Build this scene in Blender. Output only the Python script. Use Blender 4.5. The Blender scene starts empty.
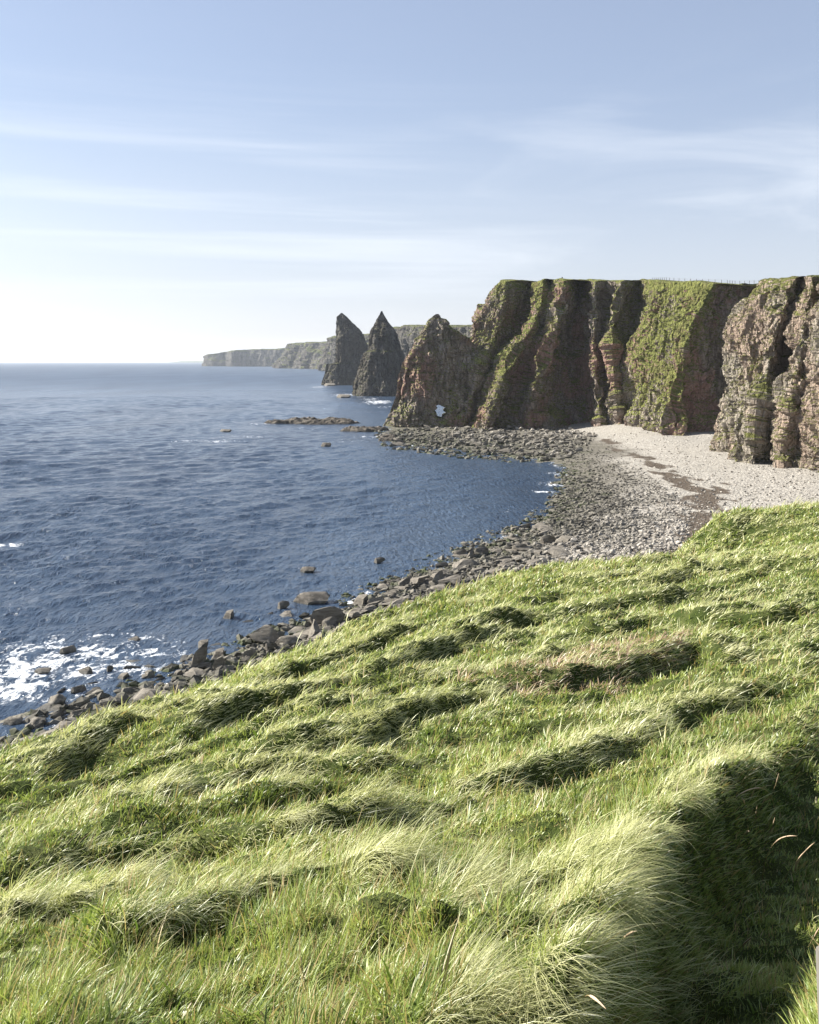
import bpy, bmesh, math, random
import numpy as np

random.seed(7)
rng = np.random.default_rng(7)
scene = bpy.context.scene
COL = scene.collection
R = math.radians

F, CX, HY, CAMH = 950.0, 409.5, 361.0, 25.0       # focal length (px), centre column, horizon row, eye height above the sea


def pix(px, py, Y):
    """point at depth Y seen at picture position (px, py)"""
    return ((px - CX) / F * Y, Y, CAMH - (py - HY) / F * Y)


def pixz(px, py, z=0.0):
    """point at height z seen at picture position (px, py)"""
    Y = (CAMH - z) * F / (py - HY)
    return ((px - CX) / F * Y, Y)


# ------------------------------------------------------------------ noise
_perm = np.random.default_rng(3).permutation(256).astype(np.int32)
_perm = np.concatenate([_perm, _perm, _perm])
_grad = np.array([[1, 1, 0], [-1, 1, 0], [1, -1, 0], [-1, -1, 0], [1, 0, 1], [-1, 0, 1], [1, 0, -1], [-1, 0, -1],
                  [0, 1, 1], [0, -1, 1], [0, 1, -1], [0, -1, -1], [1, 1, 0], [-1, 1, 0], [0, -1, 1], [0, -1, -1]], float)


def noise3(x, y, z):
    x, y, z = np.broadcast_arrays(np.asarray(x, float), np.asarray(y, float), np.asarray(z, float))
    xi, yi, zi = np.floor(x), np.floor(y), np.floor(z)
    xf, yf, zf = x - xi, y - yi, z - zi
    xi, yi, zi = (xi.astype(np.int64) & 255), (yi.astype(np.int64) & 255), (zi.astype(np.int64) & 255)
    u, v, w = (t * t * t * (t * (t * 6 - 15) + 10) for t in (xf, yf, zf))
    out = 0
    for dx in (0, 1):
        for dy in (0, 1):
            for dz in (0, 1):
                h = _perm[_perm[_perm[xi + dx] + yi + dy] + zi + dz] & 15
                g = _grad[h]
                d = g[..., 0] * (xf - dx) + g[..., 1] * (yf - dy) + g[..., 2] * (zf - dz)
                out = out + d * (u if dx else 1 - u) * (v if dy else 1 - v) * (w if dz else 1 - w)
    return out


def fbm(x, y, z, oct=4, gain=0.5):
    s, a, f = 0, 1.0, 1.0
    for k in range(oct):
        s = s + a * noise3(x * f + 17.3 * k, y * f - 9.1 * k, z * f + 5.7 * k)
        a *= gain
        f *= 2.03
    return s


def ridged(x, y, z, oct=3, gain=0.5):
    s, a, f = 0, 1.0, 1.0
    for k in range(oct):
        s = s + a * (1 - 2 * np.abs(noise3(x * f + 11.3 * k, y * f - 4.1 * k, z * f + 7.7 * k)))
        a *= gain
        f *= 2.1
    return s


def sstep(a, b, x):
    t = np.clip((x - a) / (b - a), 0, 1)
    return t * t * (3 - 2 * t)


# ------------------------------------------------------------------ mesh helpers
def mesh_np(name, verts, faces, mat=None, smooth=True, attrs=None, nside=4):
    """verts (n,3); faces (m,nside) array or a list of such arrays of different widths"""
    me = bpy.data.meshes.new(name)
    fl = faces if isinstance(faces, list) else [faces]
    fl = [np.asarray(f, np.int32) for f in fl if len(f)]
    nv = len(verts)
    loops = np.concatenate([f.ravel() for f in fl])
    tot = np.concatenate([np.full(len(f), f.shape[1], np.int32) for f in fl])
    start = np.concatenate([[0], np.cumsum(tot)[:-1]]).astype(np.int32)
    me.vertices.add(nv)
    me.vertices.foreach_set('co', np.asarray(verts, np.float32).ravel())
    me.loops.add(len(loops))
    me.loops.foreach_set('vertex_index', loops)
    me.polygons.add(len(tot))
    me.polygons.foreach_set('loop_start', start)
    me.polygons.foreach_set('loop_total', tot)
    me.polygons.foreach_set('use_smooth', np.full(len(tot), smooth, bool))
    me.update(calc_edges=True)
    for k, v in (attrs or {}).items():
        v = np.asarray(v, np.float32)
        if v.ndim == 1:
            a = me.attributes.new(k, 'FLOAT', 'POINT')
            a.data.foreach_set('value', v)
        else:
            a = me.attributes.new(k, 'FLOAT_COLOR', 'POINT')
            a.data.foreach_set('color', np.concatenate([v, np.ones((len(v), 1), np.float32)], 1).ravel())
    if mat:
        me.materials.append(mat)
    return me


def link(name, me, parent=None):
    o = bpy.data.objects.new(name, me)
    COL.objects.link(o)
    if parent:
        o.parent = parent
    return o


def tag(o, label=None, cat=None, group=None, kind=None):
    if label:
        o['label'] = label
    if cat:
        o['category'] = cat
    if group:
        o['group'] = group
    if kind:
        o['kind'] = kind
    return o


def grid_faces(nr, nc, close=False):
    """faces of a grid of nr rows, nc columns"""
    r = np.arange(nr - 1)[:, None]
    c = np.arange(nc if close else nc - 1)[None, :]
    c2 = (c + 1) % nc
    return np.stack([r * nc + c, r * nc + c2, (r + 1) * nc + c2, (r + 1) * nc + c], -1).reshape(-1, 4)


def poly_sd(X, Y, P):
    """unsigned distance to an open polyline P (n,2), index of nearest segment, parameter along it, side (+ left)"""
    best = np.full(X.shape, 1e18)
    seg = np.zeros(X.shape, int)
    par = np.zeros(X.shape)
    side = np.zeros(X.shape)
    for i in range(len(P) - 1):
        ax, ay = P[i]
        bx, by = P[i + 1]
        dx, dy = bx - ax, by - ay
        t = np.clip(((X - ax) * dx + (Y - ay) * dy) / (dx * dx + dy * dy + 1e-12), 0, 1)
        qx, qy = X - ax - t * dx, Y - ay - t * dy
        d = qx * qx + qy * qy
        m = d < best
        best = np.where(m, d, best)
        seg = np.where(m, i, seg)
        par = np.where(m, t, par)
        side = np.where(m, dx * (Y - ay) - dy * (X - ax), side)
    return np.sqrt(best), seg, par, np.sign(side)


def inside(X, Y, P):
    r = np.zeros(X.shape, bool)
    n = len(P)
    j = n - 1
    for i in range(n):
        xi, yi = P[i]
        xj, yj = P[j]
        if yi != yj:
            r ^= ((yi > Y) != (yj > Y)) & (X < (xj - xi) * (Y - yi) / (yj - yi) + xi)
        j = i
    return r


# ------------------------------------------------------------------ material helpers
class NT:
    def __init__(s, name):
        s.m = bpy.data.materials.new(name)
        s.m.use_nodes = True
        s.t = s.m.node_tree
        s.n = s.t.nodes
        s.n.clear()
        s.out = s.n.new('ShaderNodeOutputMaterial')

    def new(s, typ, **kw):
        nd = s.n.new(typ)
        for k, v in kw.items():
            setattr(nd, k, v)
        return nd

    def put(s, sock, v):
        if isinstance(v, bpy.types.NodeSocket):
            s.t.links.new(v, sock)
        elif v is not None:
            if sock.type == 'RGBA' and len(v) == 3:
                v = (*v, 1)
            sock.default_value = v

    def math(s, op, a, b=None, c=None, clamp=False):
        nd = s.new('ShaderNodeMath', operation=op, use_clamp=clamp)
        for i, v in enumerate((a, b, c)):
            s.put(nd.inputs[i], v)
        return nd.outputs[0]

    def mix(s, fac, a, b, mode='MIX'):
        nd = s.new('ShaderNodeMix', data_type='RGBA', blend_type=mode)
        s.put(nd.inputs['Factor'], fac)
        s.put(nd.inputs[6], a)
        s.put(nd.inputs[7], b)
        return nd.outputs[2]

    def ramp(s, v, lo, hi, a=0.0, b=1.0):
        nd = s.new('ShaderNodeMapRange', interpolation_type='SMOOTHSTEP')
        s.put(nd.inputs[0], v)
        for i, q in enumerate((lo, hi, a, b)):
            s.put(nd.inputs[i + 1], q)
        return nd.outputs[0]

    def coord(s, scale=(1, 1, 1), kind='Object', rot=(0, 0, 0)):
        tc = s.new('ShaderNodeTexCoord')
        mp = s.new('ShaderNodeMapping')
        s.put(mp.inputs['Vector'], tc.outputs[kind])
        mp.inputs['Scale'].default_value = scale
        mp.inputs['Rotation'].default_value = rot
        return mp.outputs[0]

    def noise(s, vec, scale, detail=4, rough=0.55, dist=0.0):
        nd = s.new('ShaderNodeTexNoise')
        s.put(nd.inputs['Vector'], vec)
        nd.inputs['Scale'].default_value = scale
        nd.inputs['Detail'].default_value = detail
        nd.inputs['Roughness'].default_value = rough
        nd.inputs['Distortion'].default_value = dist
        return nd.outputs[0]

    def voro(s, vec, scale, feature='F1', out='Distance'):
        nd = s.new('ShaderNodeTexVoronoi', feature=feature)
        s.put(nd.inputs['Vector'], vec)
        nd.inputs['Scale'].default_value = scale
        return nd.outputs[out]

    def attr(s, name, out='Fac'):
        nd = s.new('ShaderNodeAttribute', attribute_name=name)
        return nd.outputs[out]

    def bump(s, h, strength=0.5, dist=0.1, nrm=None):
        nd = s.new('ShaderNodeBump')
        nd.inputs['Strength'].default_value = strength
        nd.inputs['Distance'].default_value = dist
        s.put(nd.inputs['Height'], h)
        if nrm is not None:
            s.put(nd.inputs['Normal'], nrm)
        return nd.outputs[0]

    def principled(s, col, rough=0.9, nrm=None, spec=0.3, **kw):
        nd = s.new('ShaderNodeBsdfPrincipled')
        s.put(nd.inputs['Base Color'], col)
        s.put(nd.inputs['Roughness'], rough)
        nd.inputs['Specular IOR Level'].default_value = spec
        if nrm is not None:
            s.put(nd.inputs['Normal'], nrm)
        for k, v in kw.items():
            s.put(nd.inputs[k], v)
        s.t.links.new(nd.outputs[0], s.out.inputs[0])
        return nd

    def normal_z(s):
        g = s.new('ShaderNodeNewGeometry')
        sp = s.new('ShaderNodeSeparateXYZ')
        s.put(sp.inputs[0], g.outputs['Normal'])
        return sp.outputs[2]

    def pos(s):
        g = s.new('ShaderNodeNewGeometry')
        sp = s.new('ShaderNodeSeparateXYZ')
        s.put(sp.inputs[0], g.outputs['Position'])
        return sp.outputs


def cliff_material(name, rock_a, rock_b, rock_c, green_a, green_b, gbias=0.0, tscale=1.0, bump=1.0):
    n = NT(name)
    v = n.coord()
    vs = n.coord((1, 1, 0.16))
    vl = n.coord((0.12, 0.12, 2.6))
    big = n.noise(v, 0.055 * tscale, 5)
    streak = n.noise(vs, 0.5 * tscale, 5, 0.62)
    strata = n.noise(vl, 0.45 * tscale, 4, 0.6)
    fine = n.noise(v, 1.6 * tscale, 4, 0.65)
    c = n.mix(n.ramp(streak, 0.36, 0.66), rock_b, rock_a)
    c = n.mix(n.math('MULTIPLY', n.ramp(big, 0.46, 0.60), 0.8), c, rock_c)
    c = n.mix(n.ramp(strata, 0.54, 0.66, 0, 0.36), c, [q * 0.55 for q in rock_b])
    c = n.mix(n.ramp(fine, 0.52, 0.72, 0, 0.6), c, [min(1, q * 1.35) for q in rock_a])
    crack = n.voro(n.coord((1, 1, 0.35)), 0.55 * tscale, 'DISTANCE_TO_EDGE')
    c = n.mix(n.ramp(crack, 0.08, 0.0, 0, 0.45), c, [q * 0.4 for q in rock_b])
    speck = n.noise(v, 3.2 * tscale, 3, 0.6)
    c = n.mix(n.ramp(speck, 0.56, 0.68, 0, 0.30), c, [q * 0.5 for q in rock_b])
    nz = n.normal_z()
    gm = n.math('ADD', nz, n.math('MULTIPLY', n.math('SUBTRACT', n.noise(v, 0.16 * tscale, 5, 0.6), 0.5), 1.3))
    gm = n.math('ADD', gm, n.attr('green'))
    gm = n.ramp(n.math('ADD', gm, gbias), 0.40, 0.62)
    tuft = n.noise(v, 0.9 * tscale, 4, 0.7)
    g = n.mix(n.ramp(tuft, 0.35, 0.68), green_b, green_a)
    g = n.mix(n.ramp(n.noise(v, 0.12 * tscale, 3), 0.48, 0.68, 0, 0.6), g, (0.16, 0.14, 0.06))
    c = n.mix(gm, c, g)
    h = n.math('ADD', n.math('MULTIPLY', n.ramp(crack, 0.0, 0.18), 0.5), n.math('MULTIPLY', speck, 0.5))
    h = n.math('ADD', h, n.math('MULTIPLY', streak, 1.2))
    h = n.math('ADD', h, n.math('ADD', n.math('MULTIPLY', fine, 0.8), n.math('MULTIPLY', strata, 1.5)))
    nrm = n.bump(h, 1.0 * bump, 1.3 / tscale)
    n.principled(c, 0.95, nrm, 0.15)
    return n.m


# ------------------------------------------------------------------ world, sun, camera
SUN_AZ, SUN_EL = R(-70), R(32)                     # azimuth from the view direction (+Y), negative to the left
sun_dir = np.array([math.sin(SUN_AZ) * math.cos(SUN_EL), math.cos(SUN_AZ) * math.cos(SUN_EL), math.sin(SUN_EL)])

w = bpy.data.worlds.new('World')
scene.world = w
w.use_nodes = True
wt = w.node_tree
wt.nodes.clear()
wo = wt.nodes.new('ShaderNodeOutputWorld')
bg = wt.nodes.new('ShaderNodeBackground')
sky = wt.nodes.new('ShaderNodeTexSky')
sky.sky_type = 'NISHITA'
sky.sun_disc = False
sky.sun_elevation = SUN_EL
sky.sun_rotation = SUN_AZ
sky.altitude = 20
sky.air_density = 1.0
sky.dust_density = 0.4
sky.ozone_density = 1.0
bg.inputs[1].default_value = 0.056


def wn(t, **k):
    nd = wt.nodes.new(t)
    for a, b in k.items():
        setattr(nd, a, b)
    return nd


def wmath(op, a, b=None, clamp=False):
    nd = wn('ShaderNodeMath', operation=op, use_clamp=clamp)
    for i, v in enumerate((a, b)):
        if isinstance(v, bpy.types.NodeSocket):
            wt.links.new(v, nd.inputs[i])
        elif v is not None:
            nd.inputs[i].default_value = v
    return nd.outputs[0]


tc = wn('ShaderNodeTexCoord')
sep = wn('ShaderNodeSeparateXYZ')
wt.links.new(tc.outputs['Generated'], sep.inputs[0])
den = wmath('ADD', wmath('MAXIMUM', sep.outputs[2], 0.0), 0.06)
u, v_ = wmath('DIVIDE', sep.outputs[0], den), wmath('DIVIDE', sep.outputs[1], den)


def cloud_layer(rot, sc, off, detail, lo, hi, dist, ax=None):
    cb = wn('ShaderNodeCombineXYZ')
    wt.links.new(ax[0] if ax else u, cb.inputs[0])
    wt.links.new(ax[1] if ax else v_, cb.inputs[1])
    mp = wn('ShaderNodeMapping')
    wt.links.new(cb.outputs[0], mp.inputs[0])
    mp.inputs['Rotation'].default_value = (0, 0, R(rot))
    mp.inputs['Scale'].default_value = sc
    mp.inputs['Location'].default_value = off
    nz = wn('ShaderNodeTexNoise')
    wt.links.new(mp.outputs[0], nz.inputs['Vector'])
    nz.inputs['Scale'].default_value = 1.0
    nz.inputs['Detail'].default_value = detail
    nz.inputs['Roughness'].default_value = 0.55
    nz.inputs['Distortion'].default_value = dist
    mr = wn('ShaderNodeMapRange', interpolation_type='SMOOTHSTEP')
    wt.links.new(nz.outputs[0], mr.inputs[0])
    mr.inputs[1].default_value = lo
    mr.inputs[2].default_value = hi
    return mr.outputs[0]


c1 = cloud_layer(1.5, (0.9, 24, 1), (1.3, 0.4, 0), 6, 0.44, 0.72, 0.5, (sep.outputs[0], sep.outputs[2]))
c2 = cloud_layer(13, (3.2, 15, 1), (5.1, 2.2, 0), 7, 0.44, 0.74, 0.7, (sep.outputs[0], sep.outputs[2]))
side = wn('ShaderNodeMapRange', interpolation_type='SMOOTHSTEP')
wt.links.new(sep.outputs[0], side.inputs[0])
for i, q in enumerate((-0.12, 0.22, 0.0, 1.0)):
    side.inputs[i + 1].default_value = q
cov = wmath('ADD', wmath('MULTIPLY', c1, wmath('SUBTRACT', 1.0, side.outputs[0], True)), wmath('MULTIPLY', c2, side.outputs[0]), True)
elev = wn('ShaderNodeMapRange', interpolation_type='SMOOTHSTEP')      # the cirrus sheet thins out higher up
wt.links.new(sep.outputs[2], elev.inputs[0])
for i, q in enumerate((0.10, 0.34, 1.0, 0.0)):
    elev.inputs[i + 1].default_value = q
cov = wmath('MULTIPLY', wmath('MULTIPLY', cov, elev.outputs[0]), 0.52)
wmix = wn('ShaderNodeMix', data_type='RGBA')
wt.links.new(cov, wmix.inputs[0])
hs = wn('ShaderNodeHueSaturation')                     # sea air near the horizon is paler
sat = wn('ShaderNodeMapRange', interpolation_type='SMOOTHSTEP')
wt.links.new(sep.outputs[2], sat.inputs[0])
for i, q in enumerate((0.0, 0.30, 0.32, 0.86)):
    sat.inputs[i + 1].default_value = q
wt.links.new(sat.outputs[0], hs.inputs['Saturation'])
wt.links.new(sky.outputs[0], hs.inputs['Color'])
tn = wn('ShaderNodeMix', data_type='RGBA', blend_type='MULTIPLY')
tn.inputs[0].default_value = 1.0
tn.inputs[7].default_value = (1.01, 0.995, 1.02, 1)
wt.links.new(hs.outputs[0], tn.inputs[6])
veil = wn('ShaderNodeMix', data_type='RGBA')             # thin even high cloud over the whole sky
veil.inputs[0].default_value = 0.34
veil.inputs[7].default_value = (4.1, 4.75, 6.3, 1)
wt.links.new(tn.outputs[2], veil.inputs[6])
wt.links.new(veil.outputs[2], wmix.inputs[6])
wmix.inputs[7].default_value = (7.6, 7.9, 8.4, 1)
wt.links.new(wmix.outputs[2], bg.inputs[0])
wt.links.new(bg.outputs[0], wo.inputs[0])

sl = bpy.data.lights.new('sun', 'SUN')
sl.energy = 5.0
sl.angle = R(0.53)
sl.color = (1.0, 0.95, 0.86)
so = bpy.data.objects.new('sun', sl)
COL.objects.link(so)
from mathutils import Vector
so.rotation_euler = Vector(sun_dir).to_track_quat('Z', 'Y').to_euler()
so.location = (-60, 20, 80)

cam = bpy.data.cameras.new('camera')
cam.sensor_fit = 'VERTICAL'
cam.sensor_height = 36
cam.lens = F / 1024 * 36
cam.shift_y = (HY - 512) / 1024
cam.clip_start = 0.05
cam.clip_end = 60000
co = bpy.data.objects.new('camera', cam)
COL.objects.link(co)
co.location = (0, 0, CAMH)
co.rotation_euler = (R(90), 0, 0)
scene.camera = co

scene.view_settings.view_transform = 'Standard'
scene.view_settings.look = 'None'
scene.view_settings.exposure = 1.38
scene.view_settings.gamma = 1
scene.view_settings.use_curve_mapping = False
scene.cycles.use_denoising = True
scene.cycles.max_bounces = 6
scene.cycles.diffuse_bounces = 3
scene.cycles.glossy_bounces = 3
scene.cycles.transmission_bounces = 4
scene.cycles.volume_bounces = 1
scene.cycles.caustics_reflective = False
scene.cycles.caustics_refractive = False

# ------------------------------------------------------------------ the grassy slope
ctrl_px = [(0, 1024, 3.6), (400, 1024, 3.4), (600, 1024, 3.25), (819, 1024, 3.0), (0, 850, 9), (200, 900, 6.6), (400, 850, 7), (600, 900, 5.7), (819, 900, 5.0),
           (0, 762, 22), (200, 800, 11.5), (200, 696, 30), (400, 700, 17), (400, 612, 39), (600, 780, 9.7), (600, 650, 22), (600, 566, 51),
           (819, 800, 8.0), (819, 700, 14.5), (819, 600, 29), (819, 505, 62), (720, 520, 59), (660, 560, 54), (700, 620, 27), (697, 560, 56), (724, 520, 61), (520, 576, 46), (100, 730, 26)]
ctrl = [pix(*c) for c in ctrl_px] + [(0, 0, 23.35), (-3, 0, 22.5), (3, 0, 23.7), (0, -4, 23.9), (-12, 6, 18.6), (-24, 14, 14.5), (10, 5, 23.6),
                                     (25, 30, 20.5), (45, 62, 19.5), (-25, 0, 17.0), (30, 0, 26.0), (-12, -10, 22), (20, -12, 26)]
ctrl = np.array(ctrl)


def _tps(r2):
    return np.where(r2 > 1e-12, 0.5 * r2 * np.log(np.maximum(r2, 1e-12)), 0)


_n = len(ctrl)
_K = _tps(((ctrl[:, None, :2] - ctrl[None, :, :2]) ** 2).sum(-1)) + np.eye(_n) * 3.0
_A = np.zeros((_n + 3, _n + 3))
_A[:_n, :_n] = _K
_A[:_n, _n] = 1
_A[:_n, _n + 1:] = ctrl[:, :2]
_A[_n:, :_n] = _A[:_n, _n:].T
_sol = np.linalg.solve(_A, np.concatenate([ctrl[:, 2], [0, 0, 0]]))


def base_h(X, Y):
    X, Y = np.asarray(X, float), np.asarray(Y, float)
    s = _sol[_n] + _sol[_n + 1] * X + _sol[_n + 2] * Y
    for i in range(_n):
        s = s + _sol[i] * _tps((X - ctrl[i, 0]) ** 2 + (Y - ctrl[i, 1]) ** 2)
    return s


def ground_at(px, py, lo=1.4, hi=90.0, fn=base_h):
    """depth where the line of sight through (px, py) first meets the slope"""
    Y = np.exp(np.linspace(math.log(lo), math.log(hi), 600))
    f = CAMH - (py - HY) / F * Y - fn((px - CX) / F * Y, Y)
    k = np.argmax(f < 0)
    if f[k] >= 0:
        k = int(np.argmin(f))
    return Y[k]


def to_ground(pts, fn=base_h):
    o = []
    for px, py in pts:
        Y = ground_at(px, py, fn=fn)
        o.append(((px - CX) / F * Y, Y))
    return np.array(o)


EDGE = np.array([pix(*c)[:2] for c in [(-700, 1100, 12), (-200, 800, 17), (0, 745, 22), (100, 712, 26), (200, 680, 30), (330, 640, 35.5), (420, 603, 40), (520, 572, 47),
                                       (600, 566, 51), (650, 562, 54), (695, 552, 56.5), (720, 524, 60), (760, 513, 62), (819, 505, 62.5), (950, 480, 67), (1300, 440, 80)]])

# banks and terracettes traced by their crests: (picture polyline, height, width)
RIDGES = [([(0, 812), (60, 775), (120, 752), (200, 715), (275, 685), (350, 662), (390, 641), (450, 622)], 0.62, 1.0),
          ([(150, 765), (221, 728), (307, 707), (350, 693), (415, 668), (480, 645), (530, 622)], 0.60, 0.9),
          ([(300, 742), (367, 713), (415, 700), (470, 690)], 0.40, 0.7),
          ([(290, 775), (326, 764), (361, 751), (415, 722), (480, 705), (560, 690)], 0.42, 0.7),
          ([(130, 842), (200, 810), (248, 799), (300, 792), (361, 793), (430, 770)], 0.36, 0.55),
          ([(20, 900), (110, 868), (200, 862), (320, 858), (400, 830)], 0.26, 0.45),
          ([(100, 985), (200, 955), (300, 925), (420, 935)], 0.20, 0.35),
          ([(430, 655), (490, 632), (560, 622), (640, 606), (700, 600)], 0.50, 1.0),
          ([(540, 700), (575, 690), (640, 680), (690, 652), (735, 668)], 0.45, 0.7),
          ([(600, 640), (650, 628), (740, 632), (819, 618)], 0.55, 1.1),
          ([(690, 580), (740, 572), (819, 566)], 0.55, 1.4),
          ([(560, 585), (640, 592), (700, 575)], 0.45, 1.2),
          ([(700, 540), (760, 530), (819, 532)], 0.5, 1.4),
          ([(0, 760), (50, 738), (110, 722), (160, 706)], 0.5, 1.0),
          ([(440, 805), (520, 790), (600, 765), (680, 735)], 0.3, 0.5),
          ([(0, 960), (70, 940), (150, 925)], 0.22, 0.4),
          ([(420, 1000), (480, 965), (540, 930)], 0.2, 0.35)]


def chaikin(P, n=1):
    for _ in range(n):
        a_, b_ = P[:-1] * 0.75 + P[1:] * 0.25, P[:-1] * 0.25 + P[1:] * 0.75
        P = np.concatenate([P[:1], np.stack([a_, b_], 1).reshape(-1, 2), P[-1:]])
    return P


RIDGES = [(chaikin(to_ground(p)), h, wd) for p, h, wd in RIDGES]
BANK = to_ground([(578, 1070), (604, 1010), (628, 950), (672, 868), (728, 805), (790, 752), (812, 715), (870, 685)])


def terr_fields(X, Y):
    """height of the slope and the crest field (1 on the crest of a bank)"""
    h = base_h(X, Y)
    dist = np.sqrt(X * X + Y * Y)
    crest = np.zeros(X.shape)
    wob = 0.25 * fbm(X * 0.8, Y * 0.8, 0.3, 3)
    for P, hh, wd in RIDGES:
        d, seg, par, side = poly_sd(X, Y, P)
        sc = np.clip(dist / 12, 0.75, 2.2)
        s = -d * side                               # positive on the near / right side
        s = s + wob * wd * 0.4
        al = (seg + par) / (len(P) - 1)                 # banks rise and sink gently at their ends
        endf = sstep(0.0, 0.16, al) * (1 - sstep(0.82, 1.0, al))
        prof = np.where(s > 0, 1 - sstep(0, 0.28 * wd, s), np.exp(-(s / (2.1 * wd)) ** 2))
        dip = -0.25 * np.exp(-((s - 0.6 * wd) / (0.4 * wd)) ** 2)
        h = h + 0.72 * hh * (prof + dip) * endf * (0.95 + 0.25 * noise3(X * 0.5, Y * 0.5, 61.0))
        crest = np.maximum(crest, np.exp(-((s + 0.22 * wd) / (0.55 * wd)) ** 2) * endf)
    # sheep terraces between the traced banks
    wcoord = (-0.66 * X + 0.75 * Y) + 0.9 * fbm(X * 0.22, Y * 0.22, 4.0, 3)
    for per, amp, ph in ((2.7, 0.27, 0.2), (1.35, 0.13, 0.6)):
        f = (wcoord / per + ph) % 1.0
        saw = np.where(f < 0.16, sstep(0, 0.16, f), 1 - (f - 0.16) / 0.84)
        h = h + amp * (saw - 0.5) * sstep(-0.28, 0.25, noise3(X * 0.25, Y * 0.25, 9.0 + ph)) * (0.45 + 0.55 * sstep(4, 12, dist))
        crest = np.maximum(crest, 0.7 * np.exp(-((f - 0.24) / 0.13) ** 2) * sstep(-0.1, 0.25, noise3(X * 0.25, Y * 0.25, 9.0 + ph)) * (per > 2))
    # the hollow path on the near right
    d, seg, par, side = poly_sd(X, Y, BANK)
    s = -d * side + 0.10 * wob + 0.07 * noise3(X * 3.5, Y * 3.5, 81.0)
    ds = np.clip(dist / 4.2, 0.8, 2.2)
    prof = np.where(s > 0, 0.22 * (1 - sstep(0, 0.10 * ds, s)) - 0.52 * sstep(0.0, 0.19 * ds, s) * (1 - sstep(0.60 * ds, 0.95 * ds, s)),
                    0.22 * np.exp(-(s / 0.5) ** 2))
    fadeb = np.where(seg >= 5, 0.2, np.where(seg == 4, 1 - 0.8 * par, 1.0))
    h = h + prof * fadeb
    crest = np.maximum(crest, np.exp(-((s + 0.12) / 0.42) ** 2) * fadeb)
    # tussocks
    h = h + 0.13 * fbm(X * 0.9, Y * 0.9, 1.0, 3) + 0.055 * ridged(X * 1.3 + Y * 0.5, Y * 1.9, 2.0, 3) * sstep(1.5, 4, dist)
    h = h + 0.09 * sstep(9, 4, dist) * np.abs(noise3(X * 2.6 + 0.8 * Y, Y * 2.6, 41.0)) * 2 + 0.30 * sstep(32, 50, dist) * fbm(X * 0.28, Y * 0.28, 51.0, 3)
    h = h + 0.10 * np.clip(fbm(X * 1.1, Y * 1.1, 33.0, 2), 0, 1)
    h = h + 0.16 * fbm(X * 0.35, Y * 0.35, 6.0, 2) * sstep(4, 14, dist)
    # falls away beyond the brink
    d, seg, par, side = poly_sd(X, Y, EDGE)
    sd = d * side + 0.5 * fbm(X * 0.3, Y * 0.3, 8.0, 2)
    h = h - 1.25 * np.where(sd > 0, sd * sd / (sd + 2.5), 0)
    return np.maximum(h, -3.0), crest, sd


nth, nr = 760, 720
th = np.linspace(R(-82), R(82), nth)
rr = np.exp(np.linspace(math.log(0.9), math.log(150), nr)) - 0.6
TH, RR = np.meshgrid(th, rr)
GX, GY = RR * np.sin(TH), RR * np.cos(TH) - 0.8
GZ, GC, GS = terr_fields(GX, GY)
n = NT('turf_soil')
v = n.coord()
c = n.mix(n.ramp(n.noise(v, 2.2, 5), 0.38, 0.66), (0.035, 0.05, 0.012), (0.075, 0.085, 0.028))
c = n.mix(n.ramp(n.noise(v, 9, 4), 0.5, 0.75, 0, 0.6), c, (0.08, 0.11, 0.025))
n.principled(c, 1.0, n.bump(n.noise(v, 14, 5, 0.7), 0.9, 0.06), 0.1)
hill = link('hillside', mesh_np('hillside', np.stack([GX, GY, GZ], -1).reshape(-1, 3), grid_faces(nr, nth)[:, ::-1], n.m))
tag(hill, 'rough grassy slope falling in steps from the path to the shore', None, None, 'structure')


def terr_grid(X, Y, fields=(0,)):
    """bilinear look-up in the polar grid of the slope"""
    X, Y = np.asarray(X, float), np.asarray(Y, float)
    r_ = np.sqrt(X * X + (Y + 0.8) ** 2)
    a_ = np.arctan2(X, Y + 0.8)
    fi = np.clip((a_ - th[0]) / (th[1] - th[0]), 0, nth - 1.001)
    fj = np.clip((np.log(r_ + 0.6) - math.log(0.9)) / (math.log(150 / 0.9) / (nr - 1)), 0, nr - 1.001)
    i0, j0 = fi.astype(int), fj.astype(int)
    a, b = fi - i0, fj - j0
    return [G[j0, i0] * (1 - a) * (1 - b) + G[j0, i0 + 1] * a * (1 - b) + G[j0 + 1, i0] * (1 - a) * b + G[j0 + 1, i0 + 1] * a * b
            for G in (((GZ, GC, GS)[k]) for k in fields)]


def terr_h(X, Y):
    return terr_grid(X, Y)[0]


# ------------------------------------------------------------------ grass
def grass_blades(NB):
    ang = np.where(rng.random(NB) < 0.78, rng.uniform(R(-28), R(28), NB), rng.uniform(R(-68), R(60), NB))
    r = np.exp(rng.uniform(math.log(1.3), math.log(84), NB))
    far = rng.random(NB) < 0.10                    # the far knoll faces the eye and needs a thicker sward
    ang = np.where(far, rng.uniform(R(2), R(28), NB), ang)
    r = np.where(far, rng.uniform(38, 76, NB), r)
    X, Y = r * np.sin(ang), r * np.cos(ang)
    # gather the roots into tufts
    for sc, am in ((2.6, 0.02), (1.1, 0.035)):
        e = 0.02
        gx = (noise3((X + e) * sc, Y * sc, 3.3) - noise3((X - e) * sc, Y * sc, 3.3)) / (2 * e)
        gy = (noise3(X * sc, (Y + e) * sc, 3.3) - noise3(X * sc, (Y - e) * sc, 3.3)) / (2 * e)
        X, Y = X + am * gx * 0.6, Y + am * gy * 0.6
    Z, C, S = terr_grid(X, Y, (0, 1, 2))
    keep = (Z > 2.5) & (S < 14)
    return X[keep], Y[keep], Z[keep], C[keep], S[keep]


X, Y, Z, C, S = grass_blades(880000)
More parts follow.
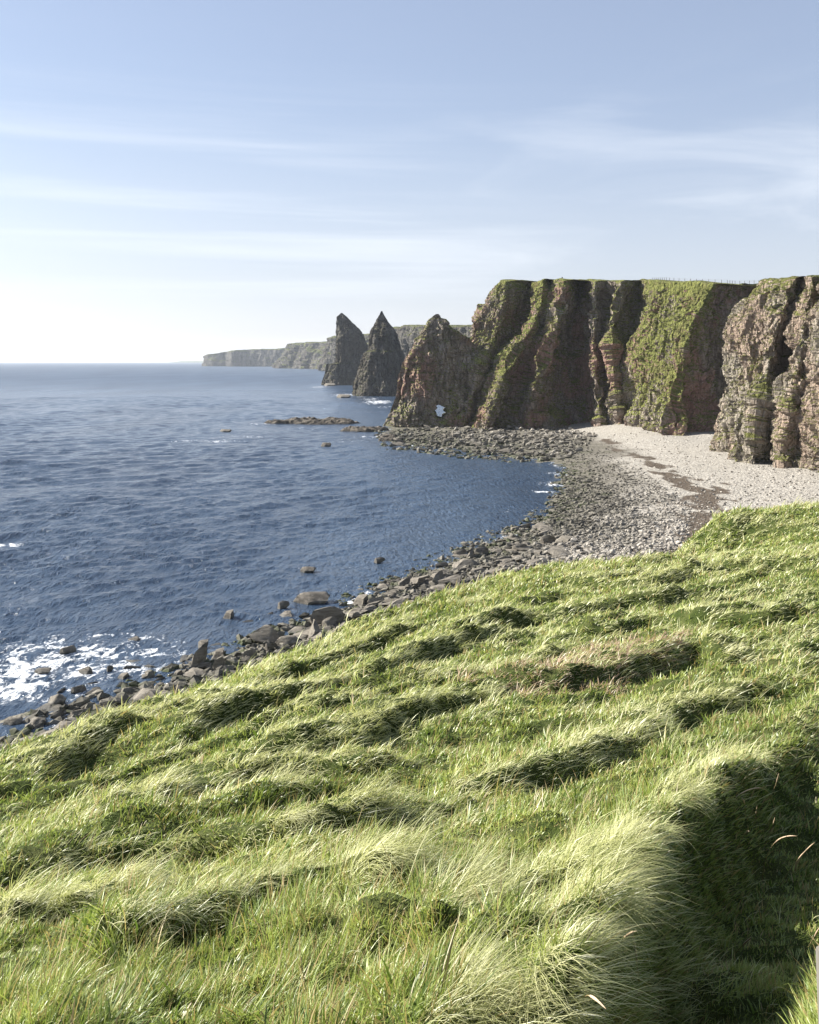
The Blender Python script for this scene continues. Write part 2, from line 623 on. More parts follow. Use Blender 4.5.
# steep little faces hold as much grass per area of turf as the flat
ang_, r_ = rng.uniform(R(-27), R(27), 420000), np.exp(rng.uniform(math.log(1.6), math.log(45), 420000))
xx, yy = r_ * np.sin(ang_), r_ * np.cos(ang_)
ee = 0.05 + 0.003 * r_
st = np.hypot((terr_h(xx + ee, yy) - terr_h(xx - ee, yy)) / (2 * ee), (terr_h(xx, yy + ee) - terr_h(xx, yy - ee)) / (2 * ee))
ok_ = rng.random(len(st)) < np.clip((st - 0.45) / 1.0, 0, 1)
zz_, cc_, ss_ = terr_grid(xx[ok_], yy[ok_], (0, 1, 2))
k_ = (zz_ > 3) & (ss_ < 3)
X, Y, Z, C, S = (np.concatenate([p, q[k_]]) for p, q in ((X, xx[ok_]), (Y, yy[ok_]), (Z, zz_), (C, cc_), (S, ss_)))
NB = len(X)
dist = np.sqrt(X * X + Y * Y)
e = 0.06 + 0.004 * dist
nx = -(terr_h(X + e, Y) - terr_h(X - e, Y)) / (2 * e)
ny = -(terr_h(X, Y + e) - terr_h(X, Y - e)) / (2 * e)
nn = 1 / np.sqrt(nx * nx + ny * ny + 1)
N0 = np.stack([nx * nn, ny * nn, nn], -1)
rnd = rng.random((NB, 8))
patch = fbm(X * 0.45, Y * 0.45, 12.0, 3)                   # large patches of long pale grass
tuft = fbm(X * 1.9, Y * 1.9, 15.0, 2)
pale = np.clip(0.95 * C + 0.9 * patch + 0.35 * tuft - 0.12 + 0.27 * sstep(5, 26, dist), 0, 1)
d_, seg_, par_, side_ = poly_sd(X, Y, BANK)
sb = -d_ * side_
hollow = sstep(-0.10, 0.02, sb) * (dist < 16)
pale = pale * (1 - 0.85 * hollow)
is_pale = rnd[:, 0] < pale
is_straw = (~is_pale) & (rnd[:, 1] < 0.10)
# the dry pinkish patch in the middle of the slope
PP = to_ground([(555, 690), (590, 668), (625, 655)])
dp = poly_sd(X, Y, PP)[0]
dry = (dp < 1.3 + 0.8 * tuft) & (rnd[:, 2] < 0.55)
L = np.where(is_pale, 0.13 + 0.20 * rnd[:, 3] ** 1.5, 0.06 + 0.12 * rnd[:, 3] ** 1.5) * (1 + 1.1 * tuft) * (1 - 0.4 * hollow)
L = np.where(is_straw, L * 1.25, L)
L = np.clip(L, 0.06, 0.7) * (0.82 + 0.35 * sstep(6, 40, dist))
L = L * (1 + 0.55 * sstep(-5, -1, S) * sstep(14, 24, dist))
broad = (rng.random(NB) < 0.035 * sstep(0.0, 0.3, noise3(X * 0.8, Y * 0.8, 91.0)) * 3) & (dist < 25) & ~is_pale
# combed by the wind from the sea, with eddies
clump = noise3(X * 6.5, Y * 6.5, 70.0)
clump2 = noise3(X * 3.1, Y * 3.1, 74.0)
L = L * (1 + 0.9 * clump + 0.6 * clump2)
L = np.maximum(L, 0.05)
az = R(-20) + 1.5 * noise3(X * 4.3, Y * 4.3, 72.0) + 0.9 * fbm(X * 0.5, Y * 0.5, 20.0, 2) + 0.9 * (rnd[:, 4] - 0.5) * 2 + np.where(is_pale, 0, 3.4 * (rnd[:, 5] - 0.5))
lean = np.stack([np.cos(az), np.sin(az), np.zeros(NB)], -1)
up = N0 * 0.45 + np.array([0, 0, 0.55])
up /= np.linalg.norm(up, axis=1, keepdims=True)
phi0 = np.where(is_pale, 0.35 + 0.6 * rnd[:, 6], 0.05 + 0.65 * rnd[:, 6]) + 0.7 * noise3(X * 5.0, Y * 5.0, 76.0)
kap = np.where(is_pale, 0.7 + 1.0 * rnd[:, 7], 0.3 + 1.3 * rnd[:, 7])
kap = np.where(is_straw, 0.5, kap)
SEG = 4
W = np.maximum(np.where(is_pale, 0.0026, 0.0042), np.where(is_pale, 0.75, 0.95) * dist / F) * (0.75 + 0.5 * rng.random(NB)) * np.where(broad, 2.6, 1.0)
toside = np.cross(lean, up)
tw = 2.8 * (rng.random(NB) - 0.5)
sidev = toside * np.cos(tw)[:, None] + lean * np.sin(tw)[:, None]
sidev /= np.linalg.norm(sidev, axis=1, keepdims=True)
P = np.stack([X, Y, Z - 0.02], -1)
V = np.zeros((NB, 2 * SEG + 1, 3), np.float32)
wprof = [0.7, 1.0, 0.85, 0.55]
for k in range(SEG):
    V[:, 2 * k] = P - sidev * (W * wprof[k] / 2)[:, None]
    V[:, 2 * k + 1] = P + sidev * (W * wprof[k] / 2)[:, None]
    a = phi0 + kap * (k + 0.3) / SEG
    P = P + (up * np.cos(a)[:, None] + lean * np.sin(a)[:, None]) * (L / SEG)[:, None]
V[:, 2 * SEG] = P
base = (np.arange(NB) * (2 * SEG + 1))[:, None]
quads = np.concatenate([base + np.array([2 * k, 2 * k + 1, 2 * k + 3, 2 * k + 2])[None] for k in range(SEG - 1)])
tris = base + np.array([2 * SEG - 2, 2 * SEG - 1, 2 * SEG])[None]
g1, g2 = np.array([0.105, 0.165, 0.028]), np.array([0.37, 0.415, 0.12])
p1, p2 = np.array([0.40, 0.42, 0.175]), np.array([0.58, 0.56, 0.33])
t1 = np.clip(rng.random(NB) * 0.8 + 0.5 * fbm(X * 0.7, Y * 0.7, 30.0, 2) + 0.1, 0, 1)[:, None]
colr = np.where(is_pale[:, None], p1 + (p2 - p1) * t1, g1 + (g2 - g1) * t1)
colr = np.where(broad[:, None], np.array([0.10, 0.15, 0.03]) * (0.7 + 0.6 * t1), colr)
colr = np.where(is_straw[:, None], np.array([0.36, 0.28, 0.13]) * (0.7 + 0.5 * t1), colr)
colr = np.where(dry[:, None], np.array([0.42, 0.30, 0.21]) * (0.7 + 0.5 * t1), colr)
n = NT('grass_blade')
ca = n.attr('tint', 'Color')
df = n.new('ShaderNodeBsdfDiffuse')
n.put(df.inputs[0], ca)
geo = n.new('ShaderNodeNewGeometry')                # a thick sward scatters as one surface: soften each blade's own normal
vm = n.new('ShaderNodeVectorMath', operation='SCALE')
n.put(vm.inputs[0], n.attr('lay', 'Vector'))
vm.inputs['Scale'].default_value = 1.1
va = n.new('ShaderNodeVectorMath', operation='ADD')
n.put(va.inputs[0], geo.outputs['Normal'])
n.put(va.inputs[1], vm.outputs[0])
vn = n.new('ShaderNodeVectorMath', operation='NORMALIZE')
n.put(vn.inputs[0], va.outputs[0])
n.put(df.inputs['Normal'], vn.outputs[0])
trn = n.new('ShaderNodeBsdfTranslucent')
n.put(trn.inputs[0], n.mix(1.0, ca, (1.1, 1.15, 0.8), 'MULTIPLY'))
gl = n.new('ShaderNodeBsdfGlossy')
gl.inputs['Roughness'].default_value = 0.42
n.put(gl.inputs[0], (0.9, 0.92, 0.85))
m1 = n.new('ShaderNodeMixShader')
m1.inputs[0].default_value = 0.40
n.t.links.new(df.outputs[0], m1.inputs[1])
n.t.links.new(trn.outputs[0], m1.inputs[2])
m2 = n.new('ShaderNodeMixShader')
m2.inputs[0].default_value = 0.04
n.t.links.new(m1.outputs[0], m2.inputs[1])
n.t.links.new(gl.outputs[0], m2.inputs[2])
n.t.links.new(m2.outputs[0], n.out.inputs[0])
GRASS_MAT = n.m
gm = mesh_np('grass', V.reshape(-1, 3), [quads, tris], GRASS_MAT, True, {'tint': np.repeat(colr, 2 * SEG + 1, 0), 'lay': np.repeat(N0, 2 * SEG + 1, 0)})
tag(link('grass', gm), 'long wind-combed green and straw-pale grass covering the whole slope', None, None, 'stuff')
del V, quads, tris

# tan seed stalks standing in the shaded hollow
n = NT('dry_stem')
v = n.coord()
n.principled(n.mix(n.noise(v, 30, 2), (0.30, 0.22, 0.11), (0.46, 0.36, 0.20)), 0.8, None, 0.2)
STEM = n.m
n = NT('seed_head')
v = n.coord()
n.principled(n.mix(n.noise(v, 120, 2), (0.42, 0.30, 0.20), (0.62, 0.48, 0.34)), 0.9, n.bump(n.noise(v, 200, 2), 0.8, 0.002), 0.2)
SEED = n.m


def tube(pts, rad, ns=6):
    pts = np.array(pts, float)
    vs = []
    for i, p in enumerate(pts):
        d = pts[min(i + 1, len(pts) - 1)] - pts[max(i - 1, 0)]
        d /= np.linalg.norm(d)
        a = np.cross(d, [0.3, 1, 0.2])
        a /= np.linalg.norm(a)
        b = np.cross(d, a)
        for k in range(ns):
            q = 2 * math.pi * k / ns
            vs.append(p + rad[i] * (a * math.cos(q) + b * math.sin(q)))
    return np.array(vs), grid_faces(len(pts), ns, True)


STALKS = [((762, 884), (797, 836), 0.25, 'long tan grass stalk bowing right over the dark hollow, arched like a bow'),
          ((778, 890), (815, 842), 0.05, 'straight tan stalk leaning right at the right edge of the dark hollow'),
          ((763, 850), (775, 817), 0.12, 'short thick-headed tan stalk above the bowed long stalk'),
          ((732, 860), (749, 832), 0.18, 'tan stalk with nodding head left of the thick-headed stalk in the hollow'),
          ((617, 1000), (637, 931), 0.22, 'tall tan stalk with hooked head beside the pale bank'),
          ((728, 960), (752, 937), 0.05, 'stiff slanting tan stalk in the middle of the lower hollow'),
          ((584, 1040), (606, 1009), 0.30, 'pale fluffy seed head drooping at the foot of the pale bank'),
          ((768, 806), (779, 773), 0.08, 'upright tan stalk at the top of the hollow below the bank crest'),
          ((752, 832), (757, 806), 0.04, 'thin upright stalk between the nodding and the topmost stalks'),
          ((800, 960), (822, 924), 0.06, 'tan stalk rising from the sunlit tuft beside the grey post'),
          ((775, 815), (735, 797), 0.30, 'tan stalk bent left along the upper rim of the hollow'),
          ((640, 1010), (632, 930), 0.04, 'bare thin stem standing next to the hooked stalk'),
          ((745, 822), (742, 798), 0.06, 'thin tan stalk leaning left near the crest of the pale bank')]
for (bp, tp, bend, lab) in STALKS:
    Yb = ground_at(bp[0], bp[1], fn=terr_h)
    b = np.array(pix(bp[0], bp[1], Yb))
    b[2] = terr_h(b[0], b[1]) - 0.02
    t = np.array(pix(tp[0], tp[1], Yb * 0.92))
    Ls = np.linalg.norm(t - b)
    ctrlp = (b + t) / 2 + np.array([-bend * Ls * 0.5 * np.sign(t[0] - b[0]), 0, bend * Ls])
    q = np.linspace(0, 1, 13)[:, None]
    pts = (1 - q) ** 2 * b + 2 * q * (1 - q) * ctrlp + q * q * t
    r0 = 0.0024
    root = bpy.data.objects.new('grass_stalk', None)
    COL.objects.link(root)
    root.location = b
    root.empty_display_size = 0.05
    tag(root, lab, 'grass stalk', 'tan seed stalks in the shaded hollow')
    vs, fs = tube(pts[:9] - b, np.linspace(r0, r0 * 0.7, 9))
    link('stem', mesh_np('stem', vs, fs, STEM), root)
    hd = pts[7:] - b
    hp = np.linspace(0, 1, 9)[:, None]
    hh = np.array([np.interp(np.linspace(0, len(hd) - 1, 9), np.arange(len(hd)), hd[:, k]) for k in range(3)]).T
    vs, fs = tube(hh, 0.0042 * np.array([0.3, 0.8, 1.1, 1.0, 1.1, 0.9, 0.8, 0.5, 0.08]) * (0.8 + 0.4 * rng.random(9)), 8)
    link('seed_head', mesh_np('seed_head', vs, fs, SEED), root)

# weathered post at the right edge
n = NT('weathered_wood')
v = n.coord((1, 1, 0.08))
gr = n.noise(v, 60, 5, 0.6)
n.principled(n.mix(gr, (0.10, 0.092, 0.08), (0.24, 0.225, 0.20)), 0.9, n.bump(gr, 0.7, 0.004), 0.2)
WOOD = n.m


def post_mesh(name, hw, h, mat, tilt=0.0):
    bm = bmesh.new()
    bmesh.ops.create_cube(bm, size=1)
    for vv in bm.verts:
        vv.co = Vector((vv.co.x * 2 * hw, vv.co.y * 2 * hw, (vv.co.z + 0.5) * h))
        if vv.co.z > h * 0.5:
            vv.co.z += tilt * vv.co.x
    bmesh.ops.subdivide_edges(bm, edges=bm.edges[:], cuts=6, use_grid_fill=True)
    for vv in bm.verts:
        k = noise3(vv.co.x * 9, vv.co.y * 9, vv.co.z * 2.5)
        vv.co.x += 0.05 * hw * float(k)
        vv.co.y += 0.05 * hw * float(noise3(vv.co.y * 9, vv.co.z * 2.5, vv.co.x * 9 + 3))
    bmesh.ops.bevel(bm, geom=[e_ for e_ in bm.edges if e_.calc_face_angle(0) > 1.0], offset=hw * 0.1, segments=2, affect='EDGES')
    me = bpy.data.meshes.new(name)
    bm.to_mesh(me)
    bm.free()
    me.materials.append(mat)
    return me


p = np.array(pix(852, 1010, 2.55))
p[2] = terr_h(p[0], p[1]) - 0.1
o = link('wooden_post', post_mesh('wooden_post', 0.06, CAMH - (948 - HY) / F * 2.55 - p[2], WOOD, 0.2))
o.location = p
o.rotation_euler = (R(1.5), R(-3), R(12))
tag(o, 'weathered grey wooden post standing in sunlit grass at the near edge of the path', 'post')

# ------------------------------------------------------------------ shore: beach and sea bed
WL = [(-300, 900), (-60, 765), (0, 738), (60, 716), (140, 700), (230, 658), (300, 628), (370, 590), (430, 568), (480, 545), (530, 527), (555, 505), (563, 485), (562, 470),
      (548, 461), (515, 457), (470, 450), (420, 446), (392, 441), (384, 430)]
WLP = np.array([pixz(*p) for p in WL] + [(-8, 372), (10, 420)])
LAND = np.concatenate([WLP, np.array([(300, 420), (300, -80), (-90, -80)])])


def shore_d(X, Y):
    d = poly_sd(X, Y, WLP)[0]
    return np.where(inside(X, Y, LAND), d, -d)


def beach_h(X, Y):
    d = shore_d(X, Y) + 3.2 * fbm(X * 0.10, Y * 0.10, 2.0, 3)
    z = np.where(d > 0, 0.085 * d - 0.0006 * np.clip(d, 0, 60) ** 2, 0.06 * d)
    z = np.clip(z, -4, 3.6)
    z = np.where(z > 0, z * (1 - 0.72 * sstep(76, 52, X) * sstep(225, 262, Y)), z)     # the rock platform lies low
    return z + 0.10 * fbm(X * 0.25, Y * 0.25, 3.0, 3) + 0.05 * fbm(X * 1.2, Y * 1.2, 5.0, 2)


ub = np.linspace(-0.62, 0.70, 620)
yb = np.exp(np.linspace(math.log(46), math.log(420), 700))
UB, YB = np.meshgrid(ub, yb)
XB = UB * YB
ZB = beach_h(XB, YB)
WEED = np.array([pixz(px, py, 2.2) for px, py in [(606, 436), (625, 447), (655, 462), (672, 472), (700, 486), (704, 500), (692, 520), (680, 540), (660, 552)]])
wd_, ws_, wp_, _ = poly_sd(XB, YB, WEED)
wn_ = fbm(XB * 0.30, YB * 0.11, 7.0, 4)
wide = np.interp(YB, [120, 165, 190, 215, 275], [4.2, 5.0, 2.6, 1.8, 1.6])
weed = sstep(0.0, 0.5, 1 - wd_ / wide + 1.9 * wn_ - 0.15)
n = NT('shingle')
v = n.coord()
wz = n.pos()[2]
cell = n.voro(v, 1.6, 'F1', 'Color')
sepc = n.new('ShaderNodeSeparateColor')
n.put(sepc.inputs[0], cell)
cell2 = n.voro(v, 3.7, 'F1', 'Color')
sepd = n.new('ShaderNodeSeparateColor')
n.put(sepd.inputs[0], cell2)
c = n.mix(sepc.outputs[0], (0.265, 0.245, 0.213), (0.41, 0.385, 0.342))
c = n.mix(n.ramp(sepd.outputs[1], 0.3, 0.9, 0, 0.5), c, (0.22, 0.20, 0.175))
c = n.mix(n.ramp(n.noise(v, 0.09, 4), 0.45, 0.7, 0, 0.35), c, (0.28, 0.26, 0.225))
low = n.math('ADD', wz, n.math('MULTIPLY', n.math('SUBTRACT', n.noise(v, 0.12, 4), 0.5), 1.6))
c = n.mix(n.ramp(low, 1.5, 0.6), c, (0.145, 0.132, 0.108))
c = n.mix(n.math('MULTIPLY', n.ramp(low, 0.8, 0.2), n.ramp(n.noise(v, 0.5, 4), 0.45, 0.62)), c, (0.06, 0.065, 0.032))
c = n.mix(n.attr('weed'), c, n.mix(n.noise(v, 1.4, 4), (0.045, 0.035, 0.026), (0.12, 0.094, 0.07)))
hgt = n.math('ADD', n.voro(v, 1.6), n.math('MULTIPLY', n.voro(v, 3.7), 0.6))
n.principled(c, 0.92, n.bump(hgt, 1.0, 0.22), 0.2)
beach = link('beach', mesh_np('beach', np.stack([XB, YB, ZB], -1).reshape(-1, 3), grid_faces(*XB.shape)[:, ::-1], n.m, True, {'weed': weed.ravel()}))
tag(beach, 'pale shingle cove with a brown line of seaweed below the cliffs', None, None, 'structure')

# ------------------------------------------------------------------ sea
ns_a, ns_r = 1000, 1050
sa = np.linspace(R(-46), R(40), ns_a)
sr = np.concatenate([np.exp(np.linspace(math.log(50), math.log(700), 1150)), np.exp(np.linspace(math.log(700), math.log(18000), 231))[1:]])
ns_r = len(sr)
SA, SR = np.meshgrid(sa, sr)
SX, SY = SR * np.sin(SA), SR * np.cos(SA)
sd = -shore_d(SX, SY)
calm = 0.55 + 0.45 * sstep(2, 40, sd)
SZ = np.zeros(SX.shape)
GF = [noise3(SX / 9.0 * q, SY / 9.0 * q, 3.1 * i) for i, q in enumerate((1.6, 0.9, 0.5, 0.3, 0.17, 0.1))]
px_foot = SR * SR / CAMH / F
wr = np.random.default_rng(11)
for k in range(46):
    lam = 0.9 * (17 ** (k / 45.0))
    dirn = R(-58) + wr.normal(0, 0.5)
    kx, ky = math.cos(dirn) * 2 * math.pi / lam, math.sin(dirn) * 2 * math.pi / lam
    amp = 0.0215 * lam ** 0.42
    vis = np.clip(lam / (2.5 * SR * (sa[1] - sa[0]) + 2.2 * np.gradient(sr)[:, None]) - 0.6, 0, 1)
    grp = 0.55 + 1.1 * GF[min(5, k // 8)]
    ph = kx * SX + ky * SY + wr.random() * 6.28 + 1.6 * GF[(min(5, k // 8) + k) % 6 if k % 3 == 0 else max(0, min(5, k // 8) - 1)]
    SZ += amp * vis * grp * (np.sin(ph) + 0.25 * np.sin(2 * ph))
SZ *= calm
# white water: along the shore, round the rocks, and on a few breaking crests
FOAMSPOTS = [(40, 668, 15, 6, 1.0), (10, 690, 10, 5, 1.0), (95, 652, 12, 4, .95), (70, 640, 10, 4, .8), (140, 640, 7, 2.5, .85), (20, 650, 9, 4, .8), (60, 700, 8, 3, .6), (170, 690, 6, 2, .35),
             (556, 484, 5, 3.5, 1.0), (545, 492, 5, 3, .9), (560, 474, 4, 3, .9), (520, 510, 10, 4, .55), (540, 515, 6, 3, .6), (450, 478, 14, 5, .42), (500, 470, 12, 5, .35), (400, 480, 12, 5, .3),
             (420, 446, 10, 3, .95), (470, 452, 9, 3, .7), (375, 437, 14, 5, .8), (355, 441, 18, 6, .6), (262, 424, 12, 6, .7), (310, 428, 22, 6, .55), (210, 441, 20, 5, .75), (245, 437, 14, 5, .7), (225, 431, 10, 5, .5),
             (378, 402, 14, 10, 1.0), (370, 399, 10, 10, .8), (382, 407, 10, 7, .7), (345, 395, 16, 10, .9), (320, 387, 18, 12, .8), (362, 396, 12, 10, .7), (374, 412, 16, 7, .6),
             (5, 546, 7, 2.5, .9), (260, 560, 18, 5, .35), (210, 575, 14, 4, .4), (300, 570, 14, 4, .4), (420, 565, 8, 3, .3), (370, 570, 10, 3, .35), (180, 600, 14, 4, .35), (240, 600, 10, 3, .35),
             (240, 372, 320, 70, .45), (300, 369, 220, 60, .6), (442, 405, 8, 20, .5)]
foam = 0.66 * np.exp(-np.clip(sd, 0, None) / 3.5) * (SR < 420)
for px, py, ax, ay, s in FOAMSPOTS:
    X0, Y0 = pixz(px, py)
    # the spots are as long along the shore as the breaking water there
    foam = np.maximum(foam, 1.0 * s * np.exp(-(((SX - X0) / ax) ** 2 + ((SY - Y0) / (ay * max(1, Y0 / 130))) ** 2)))
n = NT('sea_water')
v = n.coord()
dist_ = n.new('ShaderNodeCameraData').outputs['View Distance'] if False else None
py_ = n.pos()
fade = n.ramp(py_[1], 80, 900, 1.0, 0.35)
vw = n.coord((1, 1, 1), 'Object', (0, 0, R(58)))
vw2 = n.coord((1.0, 0.35, 1), 'Object', (0, 0, R(58)))
rip = n.noise(vw2, 1.5, 5, 0.62, 0.4)
rip2 = n.noise(vw2, 0.10, 4, 0.6, 0.3)
swell = n.noise(n.coord((1.0, 0.22, 1), 'Object', (0, 0, R(66))), 0.02, 5, 0.65)
fo = n.attr('foam')
web = n.voro(n.coord((1, 1, 1)), 1.1, 'DISTANCE_TO_EDGE')
fn_ = n.math('ADD', n.math('MULTIPLY', n.noise(n.coord((1, 0.7, 1)), 0.42, 6, 0.66, 0.8), 0.6), n.math('MULTIPLY', n.noise(n.coord((1, 0.6, 1)), 1.7, 5, 0.7, 1.2), 0.45))
fmask = n.math('ADD', fo, n.math('SUBTRACT', n.math('MULTIPLY', fn_, 3.3), 2.46))
fmask = n.ramp(n.math('SUBTRACT', fmask, n.math('MULTIPLY', web, 0.55)), -0.02, 0.30, 0, 0.92)
caps = n.math('MULTIPLY', n.ramp(n.noise(n.coord((1, .25, 1), 'Object', (0, 0, R(66))), 0.16, 5, 0.7), 0.72, 0.76), 0.5)
fmask = n.math('MAXIMUM', fmask, caps)
wc = n.mix(n.ramp(swell, 0.35, 0.65), (0.022, 0.040, 0.072), (0.048, 0.076, 0.120))
col = n.mix(fmask, wc, (0.80, 0.82, 0.84))
nd = n.new('ShaderNodeBump')
nd.inputs['Distance'].default_value = 0.55
n.put(nd.inputs['Height'], rip)
n.put(nd.inputs['Strength'], fade)
nb = n.bump(rip2, 0.35, 1.5, nd.outputs[0])
rgh = n.ramp(py_[1], 150, 1500, 0.14, 0.42)
n.principled(col, n.mix(fmask, rgh, (0.8,) * 3), nb, 0.5, IOR=1.33)
sea = link('sea', mesh_np('sea', np.stack([SX, SY, SZ], -1).reshape(-1, 3), grid_faces(ns_r, ns_a)[:, ::-1], n.m, True, {'foam': foam.ravel()}))
tag(sea, 'wind-rippled blue sea with white water along the rocky shore', None, None, 'structure')

# ------------------------------------------------------------------ cliffs
MAIN_ROCK = cliff_material('cliff_sandstone', (0.49, 0.415, 0.35), (0.25, 0.21, 0.175), (0.46, 0.265, 0.215), (0.28, 0.295, 0.085), (0.145, 0.155, 0.048), 0.11)
NEAR_ROCK = cliff_material('cracked_sandstone', (0.50, 0.445, 0.37), (0.25, 0.215, 0.17), (0.42, 0.31, 0.24), (0.19, 0.195, 0.06), (0.11, 0.115, 0.035), 0.02)
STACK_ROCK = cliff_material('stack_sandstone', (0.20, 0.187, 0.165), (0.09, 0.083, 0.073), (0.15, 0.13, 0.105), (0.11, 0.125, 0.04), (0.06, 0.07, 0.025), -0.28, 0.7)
FAR_ROCK = cliff_material('far_sandstone', (0.20, 0.188, 0.168), (0.085, 0.08, 0.07), (0.14, 0.125, 0.11), (0.15, 0.17, 0.06), (0.09, 0.10, 0.04), -0.15, 0.25)


def smooth1(a, k):
    if k < 1:
        return a
    ker = np.exp(-0.5 * (np.arange(-3 * k, 3 * k + 1) / k) ** 2)
    ker /= ker.sum()
    pad = np.concatenate([np.repeat(a[:1], 3 * k, 0), a, np.repeat(a[-1:], 3 * k, 0)])
    return np.stack([np.convolve(pad[:, i], ker, 'valid') for i in range(a.shape[1])], 1)


def cells(x, y, z):
    """random value of the nearest jittered cell"""
    xi, yi, zi = np.floor(x).astype(int), np.floor(y).astype(int), np.floor(z).astype(int)
    best = np.full(x.shape, 1e9)
    val = np.zeros(x.shape)
    for dx in (-1, 0, 1):
        for dy in (-1, 0, 1):
            for dz in (-1, 0, 1):
                h = _perm[_perm[_perm[(xi + dx) & 255] + ((yi + dy) & 255)] + ((zi + dz) & 255)]
                ox, oy, oz = _perm[h] / 255.0, _perm[h + 57] / 255.0, _perm[h + 131] / 255.0
                d = (xi + dx + ox - x) ** 2 + (yi + dy + oy - y) ** 2 + (zi + dz + oz - z) ** 2
                m = d < best
                best = np.where(m, d, best)
                val = np.where(m, _perm[h + 201] / 255.0, val)
    return val


def rock_disp(P, sc=1.0):
    x, y, z = P[..., 0] / sc, P[..., 1] / sc, P[..., 2] / sc
    wx, wy = x + 1.2 * noise3(x * 0.2, y * 0.2, z * 0.2), y + 1.2 * noise3(x * 0.2 + 9, y * 0.2, z * 0.2)
    d = 3.0 * ridged(x * 0.045, y * 0.045, z * 0.016, 3)
    d = d + 1.1 * ridged(wx * 0.16, wy * 0.16, z * 0.06, 3)
    d = d + 2.0 * cells(wx * 0.26, wy * 0.26, z * 0.13) + 1.5 * cells(wx * 0.62, wy * 0.62, z * 0.34 + 7) + 0.8 * cells(wx * 1.4, wy * 1.4, z * 1.0 + 3)
    d = d + 6.0 * fbm(x * 0.045, y * 0.045, z * 0.05 + 2, 3)
    zz = z / 2.7 + 1.8 * noise3(x * 0.07, y * 0.07, z * 0.07)
    d = d - 0.75 * (zz % 1.0) * sstep(0.0, 0.35, noise3(x * 0.10, y * 0.10, z * 0.10 + 5))
    d = d + 0.6 * fbm(x * 0.5, y * 0.5, z * 0.5, 3)
    d = d - 6.2
    return d * sc


def cliff(name, nodes, zb, step, nz, inland, mat, sc=1.0, disp=1.0, sm=0.7, rim=(0.6, 2.0, 6, 20, 70)):
    """nodes: (traced line from rim to foot [(px, py)], depth at the rim, depth at the foot, green) along the cliff"""
    zt, Ls = [], []
    for pts, D0, D1, g in nodes:
        pts = np.array(pts, float)
        q = (pts[:, 1] - pts[0, 1]) / (pts[-1, 1] - pts[0, 1])
        D = D0 + (D1 - D0) * q
        Pn = np.array([pix(a_, b_, c_) for (a_, b_), c_ in zip(pts, D)])
        tt = np.linspace(0, 1, nz)
        zz = zb + (Pn[0, 2] - zb) * tt
        o_ = np.argsort(Pn[:, 2])
        xy = np.stack([np.interp(zz, Pn[o_, 2], Pn[o_, i]) for i in (0, 1)], 1)
        Ls.append(smooth1(xy, max(1, nz // 40)))
        zt.append(Pn[0, 2])
    Ls = np.array(Ls)                                # node, level, xy
    Mi = Ls[:, nz // 2]
    seg = np.linalg.norm(np.diff(Mi, axis=0), axis=1)
    s = np.concatenate([[0], np.cumsum(np.maximum(seg, 4.0 * sc))])
    ns = int(s[-1] / step) + 2
    q = np.linspace(0, s[-1], ns)
    k = int(round(sm / step))
    f = lambda A: smooth1(np.stack([np.interp(q, s, A[:, i]) for i in range(A.shape[1])], 1), k)
    XY = np.stack([f(Ls[:, j]) for j in range(nz)])
    T0 = f(np.array(zt)[:, None])[:, 0]
    G = f(np.array([a[3] for a in nodes], float)[:, None])[:, 0]
    t = np.linspace(0, 1, nz)[:, None, None]
    T = np.concatenate([XY[-1], T0[:, None]], 1)
    Zt = T0 + 0.8 * sc * fbm(T[:, 0] * 0.05 / sc, T[:, 1] * 0.05 / sc, 1.0, 3)
    Z = zb + (Zt[None] - zb) * t[..., 0]
    P = np.concatenate([XY, Z[..., None]], -1)
    du = np.gradient(P, axis=1)
    dv = np.gradient(P, axis=0)
    N = np.cross(du, dv)
    N /= np.linalg.norm(N, axis=-1, keepdims=True) + 1e-9
    toward = np.array([-0.5, -1, 0.2])
    sgn = np.sign((N * toward).sum(-1).mean())
    N = N * sgn
    top_t = t[..., 0] * np.ones((1, ns))
    green = G[None] * np.ones((nz, 1)) * sstep(0.12, 0.42, top_t) + 0.34 * sstep(0.86, 0.99, top_t)
    d = rock_disp(P, sc) * disp * (1 - 0.5 * np.clip(green, 0, 1)) * (1 - 0.6 * sstep(0.93, 1.0, top_t))
    d = d + 0.9 * sc * np.clip(green, 0, 1) * fbm(P[..., 0] * 0.35 / sc, P[..., 1] * 0.35 / sc, P[..., 2] * 0.35 / sc, 3)
    P = P + N * d[..., None]
    rows, gr = [P], [green]
    last = P[-1]
    for i, a in enumerate(rim):
        r_ = last.copy()
        r_[:, 0] += inland[0] * a * sc
        r_[:, 1] += inland[1] * a * sc
        r_[:, 2] += (0.25 * min(a, 2) + 0.004 * a) * sc + 0.5 * sc * fbm(r_[:, 0] * 0.15 / sc, r_[:, 1] * 0.15 / sc, 2.0, 3)
        rows.append(r_[None])
        gr.append(np.full((1, ns), 1.0))
    P = np.concatenate(rows)
    green = np.concatenate(gr)
    me = mesh_np(name, P.reshape(-1, 3), grid_faces(P.shape[0], ns)[:, ::(1 if sgn > 0 else -1)], mat, False if sc < 1.5 else True, {'green': green.ravel()})
    return link(name, me), T


